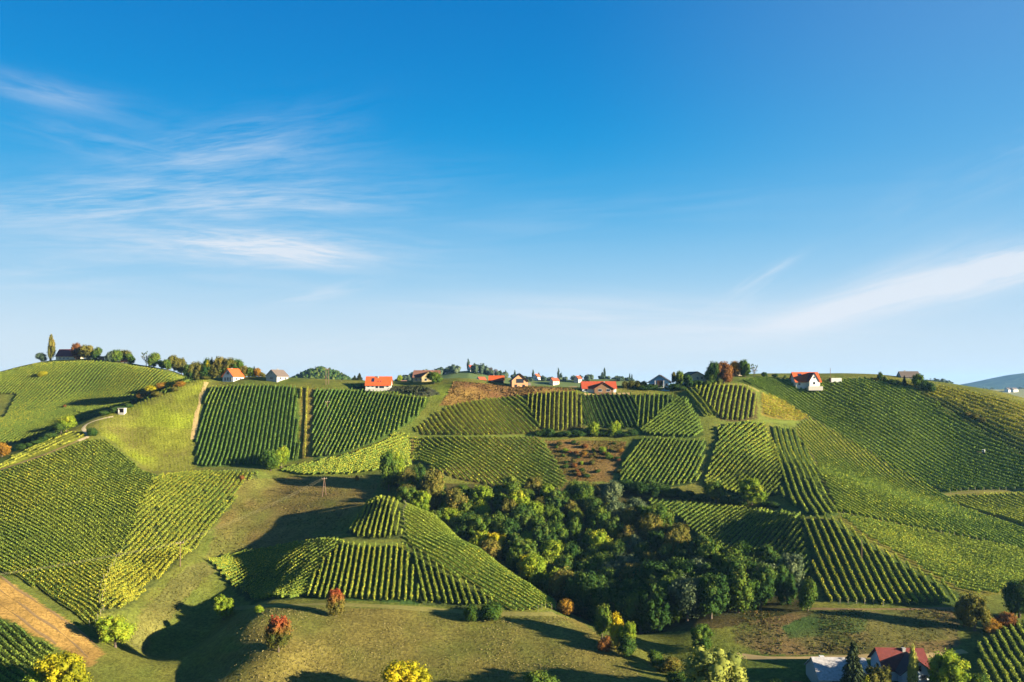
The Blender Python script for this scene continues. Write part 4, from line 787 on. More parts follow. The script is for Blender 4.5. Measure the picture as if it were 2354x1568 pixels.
def house(name, label, px, py, w, d, hw, hr, rot, wall, roof, Y=None, ov=.6, ovg=.5, wins=(), chim=None, cat='house', group=None, sink=1.6, fm=None, z=None):
    if Y: x, y = (px - CX) * Y / F_, Y
    else: x, y, _ = ray(px, py)
    zz = h1(x, y) if z is None else z
    r = tag(empty(name, (x, y, zz), R(rot)), label, cat, group)
    if y > 400 and y < 640: r.scale = (.9, .9, .98); r.location.z -= .9
    wall_mesh(w, d, hw, hr, sink).build('wall', wall, r)
    rf = roof_mesh(w, d, hw, hr, ov, ovg).build('roof', roof, r)
    for wn in wins: opening(r, *wn[:5], w, d, *(wn[5:6] or ('window',)), fm)
    if chim:
        for cx_, cy_, hh in chim:
            zc = hw + hr * (1 - abs(cy_) / (d / 2)); m = MB().box(cx_ - .35, cx_ + .35, cy_ - .35, cy_ + .35, zc - .5, zc + hh); m.box(cx_ - .45, cx_ + .45, cy_ - .45, cy_ + .45, zc + hh + .003, zc + hh + .12); m.build('chimney', CONC, rf)
    return r, rf
def cross_gable(r, x0, w, out, hw, hr, wall, roof, d, ov=.5, wins=(), back=0.0):
    """wing with its own gable toward -y, part of house r"""
    ln = out + d / 2 - back; hub = bpy.data.objects.new('gable_wing', wall_tmp(ln, w, hw, hr)); COL.objects.link(hub); hub.data.materials.append(wall); hub.parent = r
    hub.location = (x0, -d / 2 - out + ln / 2, 0); hub.rotation_euler = (0, 0, R(90))
    roof_mesh(ln, w, hw, hr, ov, ov).build('roof', roof, hub)
    for (u, z, ww, wh) in wins:
        m = MB().box(-ln/2 - .05, -ln/2 + .02, u - ww/2 - .1, u + ww/2 + .1, z - .1, z + wh + .1).build('window_frame', FRAME, hub)
        MB().box(-ln/2 - .08, -ln/2 + .02, u - ww/2, u + ww/2, z, z + wh).build('window_pane', GLASS, hub)
    return hub
def wall_tmp(w, d, hw, hr):
    m = wall_mesh(w, d, hw, hr); me = bpy.data.meshes.new('gable_wing'); me.from_pydata(m.V, [], m.F); me.update(); return me

house('farmhouse', 'hilltop farmhouse with a plum-red roof behind trees on the left hill', 160, 828, 18, 10, 3.4, 5.2, -6, CREAM, T_PURP, Y=606, wins=[('F', -5, 1, 1.4, 1.3), ('F', -1.5, 1, 1.4, 1.3), ('F', 2, 1, 1.4, 1.3), ('R', 0, 1, 1.2, 1.3), ('R', 0, 4.2, 1.2, 1.2)], chim=[(2, .6, 1.2)])
house('shed', 'little shed with a bright red roof on the left hill skyline', 291, 838, 6.5, 4.5, 2.2, 1.5, -8, CREAM, T_RED, Y=592, cat='shed', wins=[('F', 0, .6, 1.2, 1)])
house('shed', 'small orange-red hut below the dark tree right of the hilltop farmhouse', 233, 829, 4, 3.5, 1.9, 1.2, 20, SALM, T_BRN, Y=596, cat='shed')
house('house', 'white house with an orange roof and glazed gable beside the grove', 536, 877, 10, 8.6, 3.1, 4.4, 68, WHITE, T_OR, Y=466, wins=[('L', -2.2, .3, 1.3, 2.1), ('L', 0, .3, 1.3, 2.1), ('L', 2.2, .3, 1.3, 2.1), ('L', 0, 4.1, 2.0, 1.7), ('F', -2, .8, 1.2, 1.3), ('F', 2, .8, 1.2, 1.3)], chim=[(-1, .5, 1)])
house('house', 'plain house with a grey-brown roof and a bright sunlit side wall', 637, 880, 10.5, 9, 3.1, 3.4, 64, GREYW, T_GRY, Y=460, wins=[('L', -.2, 1.0, 2.6, 1.2), ('L', 0, 4.4, .8, .8), ('F', -2, 1, 1.2, 1.2), ('F', 2.4, 1, 1.2, 1.2)], chim=[(1, .6, 1.2)], ov=.8)
r, rf = house('house', 'long white house with a bright orange roof and a dark solar panel', 871, 886, 15.6, 9.5, 2.3, 4.4, 3, GREYW, T_OR, Y=446, ov=.9, ovg=.4, wins=[('F', -6, .8, 1.4, 1.4), ('F', -3.4, .8, 1.4, 1.4), ('F', -.8, .1, 1.6, 2.1), ('F', 2.2, .1, 3.0, 2.0), ('F', 5.8, .8, 1.4, 1.4)], chim=[(-.4, -.7, 1.1)])  # grey plaster on a white wall: shade of the eaves put into its colour
m = MB(); s = 4.4 / 4.75
for k, (a, b) in enumerate([(-4.4, -2.6), (-.6, .1), (1.0, 1.7)]):
    y0, y1 = (-3.4, -1.2) if k == 0 else (-3.3, -2.9); z0, z1 = 2.3 + (4.75 + y0) * s + .27, 2.3 + (4.75 + y1) * s + .27
    m.add([(a, y0, z0), (b, y0, z0), (b, y1, z1), (a, y1, z1), (a, y0, z0 + .08), (b, y0, z0 + .08), (b, y1, z1 + .08), (a, y1, z1 + .08)], [(3,2,1,0),(4,5,6,7),(0,1,5,4),(1,2,6,5),(2,3,7,6),(3,0,4,7)])
m.build('skylight', DARKP, rf)
MB().box(-7.8, 7.0, -6.6, -4.9, -1.6, -.25).build('terrace', CONC, r)
r, rf = house('farmhouse', 'yellow farmhouse with brown-red roofs and a wide gable behind a leafy tree', 981, 884, 16.5, 9, 3.0, 3.8, -3, YELW, T_BRN, Y=462, wins=[('F', -6.3, .8, 1.3, 1.3), ('F', -3.4, .8, 1.3, 1.3)], chim=[(-1, .5, .9)])
cross_gable(r, 3.0, 10.5, 2.5, 2.8, 3.6, YELW, T_BRN, 9, wins=[(-2.6, .7, 1.3, 1.3), (2.6, .7, 1.3, 1.3)])
house('shed', 'low timber shed with an orange-red roof behind the brown meadow', 1141, 888, 9.2, 6, 2.3, 2.3, -4, WOODD, T_OR, Y=458, cat='shed', wins=[('F', -2.5, .3, 1.8, 1.7, 'door')], fm=FRAMED)
r, rf = house('house', 'salmon-walled house with a dark roof, its gable and deep loggia facing the valley', 1192, 889, 11, 10.0, 4.0, 3.9, 97, SALM, T_DRK, Y=447, ov=.9, ovg=1.0, wins=[('L', .0, 2.7, 4.6, 2.2), ('L', -2.4, .1, 1.5, 1.5), ('L', 2.6, .1, 1.5, 1.5)], fm=FRAMED)
r, rf = house('house', 'long low house with a wide red roof and a broad dark cross gable', 1375, 897, 20.6, 10.5, 2.0, 3.6, 0, WHITE, T_RED, Y=436, ov=.7, wins=[('F', -8, .5, 1.3, 1.1)], chim=[(3.4, -1.5, 1.0)])
cross_gable(r, 2.6, 11.5, 2.2, 1.7, 3.3, WOODM, T_DRED, 10.5, ov=.9, wins=[(-2.6, .2, 2.2, 1.3), (2.4, .2, 2.2, 1.3)])
r, rf = house('house', 'white house with blue shade painted into its wall, a dark overhanging gable roof and white-framed loggia', 1517, 894, 11, 12.4, 4.3, 3.7, 74, SHADEW, T_DRK, Y=437, ov=1.2, ovg=1.3, wins=[('L', -4.4, 1.8, 1.4, 1.5), ('L', 3.9, 1.8, 2.0, 1.2)])
m = MB().box(-1.2, 0, -1.1, 2.4, 1.2, 5.0).build('loggia', FRAMED, r); m.location = (-5.4, -.9, 0)
MB().box(-.2, .2, -2.6, 2.9, .85, 1.2).box(-.2, .2, -2.6, -2.25, 1.203, 5).box(-.2, .2, 2.55, 2.9, 1.203, 5).build('balcony_frame', WHITE, r, (-6.7, -.3, 0))
house('house', 'cream house with a broad low dark roof on the crest right of the shade-blue house', 1592, 881, 12, 13.4, 4.4, 2.9, 101, CREAM, T_DRK, Y=447, ov=1.0, ovg=1.2, wins=[('L', -3.4, 3.1, 1.1, 1.1), ('L', -.6, 3.1, 1.1, 1.1), ('L', 3.4, 2.9, 1.3, 1.3), ('F', 0, 2.9, 1.2, 1.2)])
house('house', 'half hidden house with an orange roof between the red-brown and green trees', 1697, 872, 7.8, 7, 3.4, 3.0, 12, CREAM, T_OR, Y=458, chim=[(.6, .4, 1.1)], wins=[('F', 0, 1, 1.2, 1.2)])
r, rf = house('house', 'white house with an orange-red roof and steep white cross gable on the right hill crest', 1849, 876, 15.2, 10, 2.9, 5.0, 3, WHITE, T_OR, Y=447, ov=.8, ovg=.9, wins=[('L', 0, .8, 1.4, 1.4), ('F', -5.6, .6, 1.4, 1.4), ('R', 0, .8, 1.4, 1.4)], chim=[(-2.2, .6, .9)])
cross_gable(r, 2.4, 5.8, 3.4, 3.2, 4.4, WHITE, T_DRED, 10, ov=.5, wins=[(0, 1.0, 1.2, 1.4), (0, 4.4, .9, 1.1)])
s4 = 5.0 / 5.0; m = MB(); m.add([(-5.2,-2.2,5.95),(-2.6,-2.2,5.95),(-2.6,-.9,7.25),(-5.2,-.9,7.25),(-5.2,-2.2,6.03),(-2.6,-2.2,6.03),(-2.6,-.9,7.33),(-5.2,-.9,7.33)], [(3,2,1,0),(4,5,6,7),(0,1,5,4),(1,2,6,5),(2,3,7,6),(3,0,4,7)]); m.build('skylight', DARKP, rf)
MB().box(-4.5, 4.5, -1.4, 1.4, -2.4, -.05).build('garage_terrace', CONC, r, (2.6, -8.9, 0))
# white container and its lamp pole
x, y, _ = ray(1919, 880); r = tag(empty('container', (x, y, h1(x, y)), R(-6)), 'white box container with a dark end standing behind the vines right of the red-roofed house', 'container')
MB().box(-2.4, 3.2, -1.2, 1.2, .3, 2.7).build('box_body', WHITE, r); MB().box(-3.0, -2.405, -1.2, 1.2, .3, 2.7).build('dark_end', WOODD, r); MB().box(-2.8, -2.4, -1, 1, 0, .297).box(2.4, 2.8, -1, 1, 0, .297).build('skid', CONC, r)
house('farmhouse', 'long low farmhouse with a dusty pinkish-grey roof on the right skyline', 2087, 893, 11, 8, 1.6, 3.0, -6, GREYW, T_GRY, Y=452, chim=[(-2, .5, 1.1)], wins=[('F', 0, .6, 1.2, 1.1)], cat='farmhouse')
# foreground barn and house
r, rf = house('barn', 'barn with a weathered white sheet roof behind the dark spruce', 1926, 1570, 12.4, 10, 2.5, 3.4, -3, GREYW, T_WHT, Y=193, ov=.5, ovg=.3, sink=2.5, wins=[('F', -2, .4, 2.4, 2.0, 'door'), ('F', 3, 1, 1.2, 1)], cat='barn')
m = MB().box(-.55, .55, -.45, .45, 0, 1.9).build('chimney', WHITE, rf, (-3.6, 1.2, 5.1 - 1.0))
r, rf = house('house', 'foreground house with a faded red roof and blue-white shade painted into its gable walls', 2066, 1560, 10.4, 8.6, 2.4, 3.6, -3, SHADEW2, T_DRED, Y=196, ov=.6, ovg=.7, sink=2.5, chim=[(.8, -.6, .8)], wins=[('L', 0, 1, 1.3, 1.3)])
hub = cross_gable(r, 1.4, 7.2, 2.6, 2.6, 2.8, SHADEW2, T_DRK, 8.6, ov=.9, wins=[(-1.5, .4, 1.3, 1.6), (1.2, .4, 1.3, 1.6), (-.2, 2.9, 1.3, 1.4)])
MB().box(-1.1, 0, -3.6, 3.6, .25, .42).box(-1.1, -1.0, -3.6, 3.6, .423, 1.3).build('balcony', FRAME, hub, (-5.0 + 1.2, 0, 0))
house('hut', 'tiny orange-fronted hut with a red roof left of the white-roofed barn', 1833, 1585, 2.0, 1.8, 1.5, .8, -8, SALM, T_RED, Y=189, ov=.2, ovg=.2, cat='hut', wins=[('F', 0, .2, .7, 1.0, 'door')], fm=FRAMED)
# vineyard hut
x, y, _ = ray(281, 951); r = tag(empty('hut', (x, y, h1(x, y)), R(-4)), 'pale box hut with a dark open front at the end of the dirt track', 'hut'); r.scale = (.85, .85, .85)
MB().box(-1.9, 1.9, -1.5, 1.5, -.8, .8).build('plinth', CONC, r); MB().box(-1.9, -1.7, -1.5, 1.5, .803, 3.2).box(1.7, 1.9, -1.5, 1.5, .803, 3.2).box(-1.697, 1.697, 1.3, 1.5, .803, 3.2).build('wall', CONC, r); MB().box(-2.1, 2.1, -1.8, 1.7, 3.203, 3.6).build('roof', CONC, r); MB().box(-1.697, 1.697, .2, .3, .803, 3.2).build('back_panel', WOODD, r)

# ------------------------------------------------------------------ poles and wires
M_POLE = solid('weathered_pole', (.12, .075, .05), .9, .2, 5); M_WIRE = solid('wire', (.22, .2, .12), .5, .02, 1, .5); M_INS = solid('insulator', (.5, .45, .4), .4, .05, 4, .5)
def pole(px, py, hpx, label, kind='single', arm=True, name='power_pole', rot=40):
    x, y, z = ray(px, py); h = hpx * y / F_; r = tag(empty(name, (x, y, z), R(rot)), label, 'power pole')
    if kind == 'A':
        MB().tube([(-.9, 0, -.5), (-.06, 0, h)], [.17, .11], 8).tube([(.9, 0, -.5), (.06, 0, h)], [.17, .11], 8).build('pole_leg', M_POLE, r); MB().box(-.5, .5, -.06, .06, h * .48, h * .48 + .14).build('brace', M_POLE, r)
    elif kind == 'twin': MB().tube([(-.8, 0, -.5), (-.8, 0, h)], [.17, .12], 8).tube([(.8, 0, -.5), (.8, 0, h * .97)], [.17, .12], 8).build('pole_leg', M_POLE, r)
    else: MB().tube([(0, 0, -.5), (0, 0, h)], [.16, .1], 8).build('pole_shaft', M_POLE, r)
    if arm:
        MB().box(-1.3, 1.3, -.13, -.02 + .0, h - .75, h - .6).build('crossarm', M_POLE, r)
        for k in (-1.1, 0, 1.1): MB().tube([(k, -.08, h - .597), (k, -.08, h - .3)], [.05, .07], 6).build('insulator', M_INS, r)
    return x, y, z + h - .35
pA = pole(745, 1140, 43, 'A-frame power pole on the saddle meadow below the wedge vineyard', 'A')
pB = pole(414, 1302, 58, 'single power pole at the track corner left of the knoll')
pC = pole(752, 943, 22, 'power pole standing among the dark vine rows', 'single', True)
pD = pole(752, 884, 38, 'twin-post pole on the crest above the dark vine rows', 'twin', True)
pole(1980, 1296, 55, 'lone pole among the thick spaced rows at lower right', 'single', False, 'pole')
pole(1908, 868, 22, 'thin lamp pole beside the white container', 'single', False, 'pole')
pole(388, 852, 20, 'pale pole in front of the skyline trees at left', 'single', False, 'pole')
def wire(a, b, sag, off, label):
    n = 14; pts = []
    dx_, dy_ = b[0] - a[0], b[1] - a[1]; l = math.hypot(dx_, dy_); ox, oy = -dy_ / l * off, dx_ / l * off
    for i in range(n + 1):
        t = i / n; pts.append((a[0] + dx_ * t + ox, a[1] + dy_ * t + oy, a[2] + (b[2] - a[2]) * t - sag * 4 * t * (1 - t)))
    c = Vector(pts[n // 2]); m = MB().tube([Vector(p) - c for p in pts], .011, 5); tag(m.build('power_line', M_WIRE, None, c), label, 'power line', 'wires: ' + label)
pE = ray(-60, 1392); pE = (pE[0], pE[1], pE[2] + 8)
for a, b, l in [(pA, pB, 'thin wire hanging between the A-frame pole and the single pole'), (pB, pE, 'thin wire running over the big left field from the single pole'), (pA, pC, 'thin wire climbing from the A-frame pole to the pole in the dark rows'), (pC, pD, 'thin wire between the pole in the dark rows and the crest pole')]:
    for o_ in (-1.1, 0, 1.1): wire(a, b, 1.2 if a is pA and b is pB else .7, o_, l)

# ------------------------------------------------------------------ small white tractor between the rows of the right hill
x, y, z = ray(2255, 1044); r = tag(empty('tractor', (x, y, z), R(-35)), 'tiny white and orange vehicle between the vine rows of the right hill', 'vehicle')
M_TW = solid('white_paint', (.8, .8, .78), .4, .03, 3, .5); M_TO = solid('orange_paint', (.7, .3, .04), .4, .05, 3, .5); M_RUB = solid('rubber', (.02, .02, .02), .9, .1)
MB().box(-1.9, .3, -.6, .6, .6, 1.3).build('hood', M_TO, r); MB().box(.303, 1.5, -.7, .7, .6, 2.3).build('cab', M_TW, r); MB().box(.4, 1.4, -.72, .72, 1.4, 2.1).build('window', GLASS, r)
for wx, rad in ((-1.3, .45), (.9, .65)):
    for sy in (-.8, .8): MB().tube([(wx, sy - .15, rad), (wx, sy + .15, rad)], rad, 12).build('wheel', M_RUB, r)

# ------------------------------------------------------------------ tracks: strips laid on the ground
def track(name, pts, width, mat, jit=.25, seed=1):
    P3 = []
    for a, b in zip(pts, pts[1:]):
        n = max(2, int(math.hypot(b[0] - a[0], b[1] - a[1]) / 8))
        for k in range(n): P3.append(ray(a[0] + (b[0] - a[0]) * k / n, a[1] + (b[1] - a[1]) * k / n)[:2])
    P3.append(ray(*pts[-1])[:2]); q = np.array(P3); s = np.r_[0, np.cumsum(np.linalg.norm(np.diff(q, axis=0), axis=1))]
    ss = np.arange(0, s[-1], .8); q = np.stack([np.interp(ss, s, q[:, 0]), np.interp(ss, s, q[:, 1])], -1)
    for _ in range(3): q[1:-1] = (q[:-2] + 2 * q[1:-1] + q[2:]) / 4
    t = np.gradient(q, axis=0); t /= np.linalg.norm(t, axis=1)[:, None] + 1e-9; nn = np.stack([-t[:, 1], t[:, 0]], -1)
    rr = np.random.RandomState(seed); e = [width / 2 + jit * vnoise(ss / 3 + seed, ss * 0, 51 + i) for i in (0, 1)]
    lats = np.linspace(-1, 1, 5); V = []
    for l in lats:
        wd = np.where(l < 0, e[0], e[1]) * l; p = q + nn * wd[:, None]; V.append(np.stack([p[:, 0], p[:, 1], hz(p[:, 0], p[:, 1]) + .07 - .05 * l * l], -1))
    V = np.stack(V, 1); n = len(q); ii = np.arange(n - 1)[:, None] * 5
    F = np.concatenate([np.concatenate([ii + j + 1, ii + j, ii + 5 + j, ii + 6 + j], 1) for j in range(4)])
    me = mesh_np(name, V.reshape(-1, 3), F); smooth(me); tag(link(name, me, mat), kind='structure')
M_DIRT = solid('pale_gravel', (0.317, 0.259, 0.156), .95, .14, .8, .1, .4); M_SAND = solid('dry_sand', (0.302, 0.216, 0.09), .95, .18, .7, .1, .4); M_DRY = solid('dry_grass_track', (0.151, 0.137, 0.039), .95, .2, .9, .05, .4); M_GRASS = solid('mown_grass', (0.0936, 0.115, 0.021), .95, .2, .9, .05, .4); M_EARTH = solid('brown_earth', (0.158, 0.104, 0.048), .95, .2, .9, .05, .4)
track('farm_track', [(-60, 1104), (0, 1080), (100, 1046), (180, 1013), (202, 1006)], 1.1, M_EARTH, .2, 21)
track('dirt_track', [(180, 1013), (203, 1005), (197, 994), (190, 985), (197, 976), (215, 968), (245, 960), (262, 957)], 1.7, M_DIRT, .3, 1)
track('sand_path', [(473, 878), (464, 910), (452, 950), (447, 985), (444, 1012)], 2.4, M_SAND, .6, 2)
track('grass_track', [(500, 1404), (560, 1396), (640, 1391), (750, 1388), (880, 1394), (1000, 1402), (1150, 1412), (1278, 1411)], 2.2, M_DRY, .3, 3)
track('grass_track', [(780, 1243), (825, 1250), (880, 1252), (925, 1248), (934, 1238), (930, 1200), (924, 1160)], 2.2, M_GRASS, .3, 4)
track('farm_track', [(1862, 1399), (2000, 1400), (2100, 1400), (2200, 1398)], 1.6, M_EARTH, .4, 5)
track('farm_track', [(1690, 1506), (1760, 1512), (1850, 1512), (2000, 1509), (2120, 1508), (2220, 1497)], 2.2, M_SAND, .5, 6)
track('grass_track', [(2140, 1142), (2180, 1136), (2250, 1129), (2353, 1125), (2420, 1124)], 2.4, M_DRY, .3, 7)
track('grass_track', [(960, 1003), (1050, 1002), (1150, 1002), (1238, 1001)], 1.6, M_GRASS, .2, 8)
track('gravel_path', [(1343, 906), (1400, 905), (1452, 905)], 2.2, M_SAND, .3, 9)
track('grass_track', [(1600, 890), (1660, 882), (1712, 884), (1745, 900)], 2.0, M_DRY, .3, 11)
track('grass_track', [(1640, 972), (1690, 972), (1760, 968), (1830, 972), (1856, 966)], 1.8, M_GRASS, .4, 12)

for k_, pp in enumerate([[(-40, 1330), (60, 1398), (150, 1462), (205, 1512)], [(-40, 1362), (50, 1424), (130, 1482)], [(-40, 1296), (60, 1368), (170, 1440), (232, 1492)]]): track('plough_line', pp, .5, M_EARTH, .3, 31 + k_)
# ------------------------------------------------------------------ rough grass, weeds and stones (nobody could count them)
M_TUFT = leafy('dry_grass_blades', trans=.25)
def tufts(name, label, cat, polys, dens, hmin, hmax, wid, seed):
    r = np.random.RandomState(seed); Vs = []; Cs = []
    for poly, ca, cb in polys:
        x0, y0 = poly.min(0); x1, y1 = poly.max(0); n = int((x1 - x0) * (y1 - y0) * dens); x = r.uniform(x0, x1, n); y = r.uniform(y0, y1, n)
        k = inpoly(poly, x, y) & (vnoise(x / 4, y / 4, seed) + r.normal(0, .5, n) > -.1); x = x[k]; y = y[k]; n = len(x)
        z = hz(x, y); a = r.uniform(0, 6.28, n); w = wid * r.uniform(.5, 1.4, n); h = r.uniform(hmin, hmax, n) * (1 + .5 * vnoise(x / 6, y / 6, seed + 1))
        dx_, dy_ = np.cos(a) * w, np.sin(a) * w; lx, ly = r.normal(0, .12, n), r.normal(0, .12, n)
        Vs.append(np.stack([np.stack([x - dx_, y - dy_, z - .05], -1), np.stack([x + dx_, y + dy_, z - .05], -1), np.stack([x + dx_ * .8 + lx, y + dy_ * .8 + ly, z + h], -1), np.stack([x - dx_ * .6 + lx, y - dy_ * .6 + ly, z + h * .8], -1)], 1).reshape(-1, 3))
        q = np.clip(.5 + .4 * vnoise(x / 9, y / 9, seed + 2) + r.normal(0, .25, n), 0, 1)[:, None]; Cs.append((np.array(ca) * (1 - q) + np.array(cb) * q) * r.uniform(.7, 1.3, (n, 1)))
    V = np.concatenate(Vs); me = mesh_np(name, V, np.arange(len(V)).reshape(-1, 4)); face_col(me, np.concatenate(Cs)); tag(link(name, me, M_TUFT), label, cat, kind='stuff')
PW = poly_world
tufts('wild_grass', 'rough dry grass on the meadow below the knoll', 'grass', [(CW[8][0], (.17, .138, .055), (.145, .125, .045))], 1.8, .06, .24, .2, 61)
tufts('meadow_grass', 'grass of the saddle meadow behind the knoll', 'grass', [(CW[9][0], (0.0792, 0.0792, 0.018), (0.0924, 0.0726, 0.0225))], .8, .1, .35, .35, 64)
tufts('dry_weeds', 'brown dry weeds on the scrub patches and the crest meadow', 'weeds', [(CW[4][0], (0.172, 0.099, 0.027), (0.099, 0.0528, 0.0225)), (CW[7][0], (0.112, 0.0594, 0.0203), (0.0726, 0.066, 0.0135)), (CW[11][0], (0.099, 0.0627, 0.0248), (0.0528, 0.0627, 0.0135))], 2.4, .12, .42, .24, 62)
tufts('tall_weeds', 'tall brown and straw weeds on the crest meadow', 'weeds', [(CW[4][0], (.17, .10, .035), (.07, .05, .02))], 1.3, .25, .95, .4, 65)
tufts('brambles', 'dark brambles and stones on the bank under the orange-roofed house', 'brambles', [(CW[6][0], (0.0198, 0.0297, 0.0135), (0.0594, 0.0594, 0.0338))], 2.5, .3, 1.1, .45, 63)

def swaths(name, label, outline, pa, pb, gap, cols, seed):
    r = np.random.RandomState(seed); poly = PW(outline); A = np.array(ray(*pa)[:2]); B = np.array(ray(*pb)[:2]); d = (B - A) / np.linalg.norm(B - A); nv = np.array([-d[1], d[0]]); off = (poly - A) @ nv; al = (poly - A) @ d; X = []; Y = []
    for k in range(int(off.min() / gap), int(off.max() / gap) + 1):
        n = int((al.max() - al.min()) * 3.2); s_ = r.uniform(al.min(), al.max(), n); l = k * gap + .25 * r.normal(0, 1, n) * gap * .6 + .5 * vnoise(s_ / 14, s_ * 0, seed + 9); X.append(A[0] + d[0] * s_ + nv[0] * l); Y.append(A[1] + d[1] * s_ + nv[1] * l)
    x = np.concatenate(X); y = np.concatenate(Y); k = inpoly(poly, x, y); x = x[k]; y = y[k]; n = len(x); z = hz(x, y); a = r.uniform(0, 6.28, n); w = .3 * r.uniform(.5, 1.3, n); h = r.uniform(.08, .3, n)
    V = np.stack([np.stack([x - np.cos(a) * w, y - np.sin(a) * w, z - .04], -1), np.stack([x + np.cos(a) * w, y + np.sin(a) * w, z - .04], -1), np.stack([x + np.cos(a) * w * .8, y + np.sin(a) * w * .8, z + h], -1), np.stack([x - np.cos(a) * w * .7, y - np.sin(a) * w * .7, z + h * .8], -1)], 1).reshape(-1, 3)
    q = np.clip(r.normal(.5, .3, n), 0, 1)[:, None]; me = mesh_np(name, V, np.arange(len(V)).reshape(-1, 4)); face_col(me, np.array(cols[0]) * (1 - q) + np.array(cols[1]) * q); tag(link(name, me, M_TUFT), label, 'grass', kind='stuff')
swaths('mown_grass', 'lines of cut grass on the bright meadow left of the dark vine block', COVERS[0][0], (390, 975), (400, 1060), 1.7, ((.10, .115, .016), (.15, .16, .02)), 71)
swaths('hay_swaths', 'curved mowing lines on the slope beside the single power pole', [(405, 1310), (470, 1300), (480, 1330), (420, 1390), (330, 1500), (290, 1470), (320, 1400)], (330, 1470), (430, 1330), 1.5, ((.12, .10, .03), (.075, .085, .02)), 72)

# ------------------------------------------------------------------ far country
def far_mat(name, c1, c2, sc):
    m, t, N, L = new_mat(name); p = N('ShaderNodeBsdfDiffuse'); o = N('ShaderNodeOutputMaterial'); L(p.outputs[0], o.inputs[0]); tcn = N('ShaderNodeTexCoord')
    v = N('ShaderNodeTexVoronoi'); v.inputs['Scale'].default_value = sc; L(tcn.outputs['Object'], v.inputs['Vector']); n = N('ShaderNodeTexNoise'); n.inputs['Scale'].default_value = sc * 4; n.inputs['Detail'].default_value = 8; L(tcn.outputs['Object'], n.inputs['Vector'])
    s = N('ShaderNodeSeparateColor'); L(v.outputs['Color'], s.inputs[0]); ad = N('ShaderNodeMath'); ad.operation = 'MULTIPLY_ADD'; L(n.outputs['Fac'], ad.inputs[0]); ad.inputs[1].default_value = .6; L(s.outputs[0], ad.inputs[2])
    mr = N('ShaderNodeMapRange'); L(ad.outputs[0], mr.inputs[0]); mr.inputs[1].default_value = .3; mr.inputs[2].default_value = 1.3
    mx = N('ShaderNodeMix'); mx.data_type = 'RGBA'; L(mr.outputs[0], mx.inputs['Factor']); mx.inputs[6].default_value = (*c1, 1); mx.inputs[7].default_value = (*c2, 1); L(mx.outputs[2], p.inputs[0]); return m
def far_ridge(name, crest, Y, depth, mat, base=-68, rough=1.5):
    """a long hill whose skyline passes the given picture points at distance Y"""
    cx_ = np.array([(p[0] - CX) * Y / F_ for p in crest]); cz_ = np.array([-(p[1] - HZ) * Y / F_ for p in crest])
    xs = np.linspace(cx_[0], cx_[-1], 220); ys = np.linspace(-depth, depth, 70); X, Yy = np.meshgrid(xs, ys)
    c = np.interp(X, cx_, cz_); prof = .5 + .5 * np.cos(np.pi * np.clip(Yy / depth, -1, 1)); ends = sstep(0, .06, (X - xs[0]) / (xs[-1] - xs[0])) * sstep(0, .06, (xs[-1] - X) / (xs[-1] - xs[0]))
    Z = base - 6 + (c - base + 6) * prof * ends + rough * vnoise(X / 40, Yy / 40, 71) * (prof * (1 - prof) * 4)
    i = np.arange(X.size).reshape(X.shape); F = np.stack([i[:-1, :-1], i[:-1, 1:], i[1:, 1:], i[1:, :-1]], -1).reshape(-1, 4)
    me = mesh_np(name, np.stack([X, Yy + Y, Z], -1).reshape(-1, 3), F); smooth(me); tag(link(name, me, mat), kind='structure')
    return lambda x, y: float((base - 6 + (np.interp(x, cx_, cz_) - base + 6) * (.5 + .5 * math.cos(math.pi * max(-1, min(1, (y - Y) / depth))))))
def far_wood(name, label, blobs, mat, seed, size=3.2):
    """far-off wood that reads as one mass: many leaf clumps"""
    r = np.random.RandomState(seed); Vs = []; Fs = []; Cs = []; n0 = 0
    for x, y, z, h, w in blobs:
        k = 34; d = r.normal(0, 1, (k, 3)); d /= np.linalg.norm(d, axis=1)[:, None]; p = np.array([x, y, z + h * .55]) + d * np.array([w * .5, w * .5, h * .48]) * r.uniform(.6, 1.05, (k, 1))
        t1 = np.cross(d + r.normal(0, .4, (k, 3)), r.normal(0, 1, (k, 3))); t1 /= np.linalg.norm(t1, axis=1)[:, None]; t2 = np.cross(d, t1); s = size * r.uniform(.35, .7, (k, 1))
        Vs.append(np.stack([p - t1 * s, p - t2 * s, p + t1 * s, p + t2 * s], 1).reshape(-1, 3)); Fs.append(np.arange(4 * k).reshape(-1, 4) + n0); n0 += 4 * k
        bv = BV * np.array([w * .42, w * .42, h * .42]) + np.array([x, y, z + h * .5]); Vs.append(bv); Fs.append(BF + n0); n0 += len(bv)
        q = r.uniform(.15, .85); Cs.append(np.repeat(np.clip(np.r_[q + r.normal(0, .15, k), np.full(len(BF), q)], 0, 1)[:, None], 3, 1))
    me = mesh_np(name, np.concatenate(Vs), np.concatenate(Fs)); face_col(me, np.concatenate(Cs)); tag(link(name, me, mat), label, 'wood', kind='stuff')
M_FAR1 = far_mat('far_fields', (.05, .085, .03), (.13, .15, .05), .012); M_FAR2 = far_mat('far_forest', (.02, .045, .02), (.05, .08, .03), .02); M_FAR3 = far_mat('far_valley_fields', (.10, .13, .05), (.24, .22, .10), .006)
fr = random.Random(9)
g1 = far_ridge('hill', [(600, 905), (650, 888), (680, 872), (710, 858), (738, 852), (765, 857), (790, 870), (820, 884), (850, 888), (900, 896)], 1250, 170, M_FAR2)
bl = []
for i in range(1500):
    px = fr.uniform(640, 850); y = 1250 + fr.uniform(-120, 40); x = (px - CX) * y / F_; bl.append((x, y, g1(x, y) - 1, fr.uniform(4, 9), fr.uniform(4, 7)))
far_wood('woodland', 'far wooded dome hill on the skyline behind the crest', bl, LEAF['dark'], 81, 1.9)
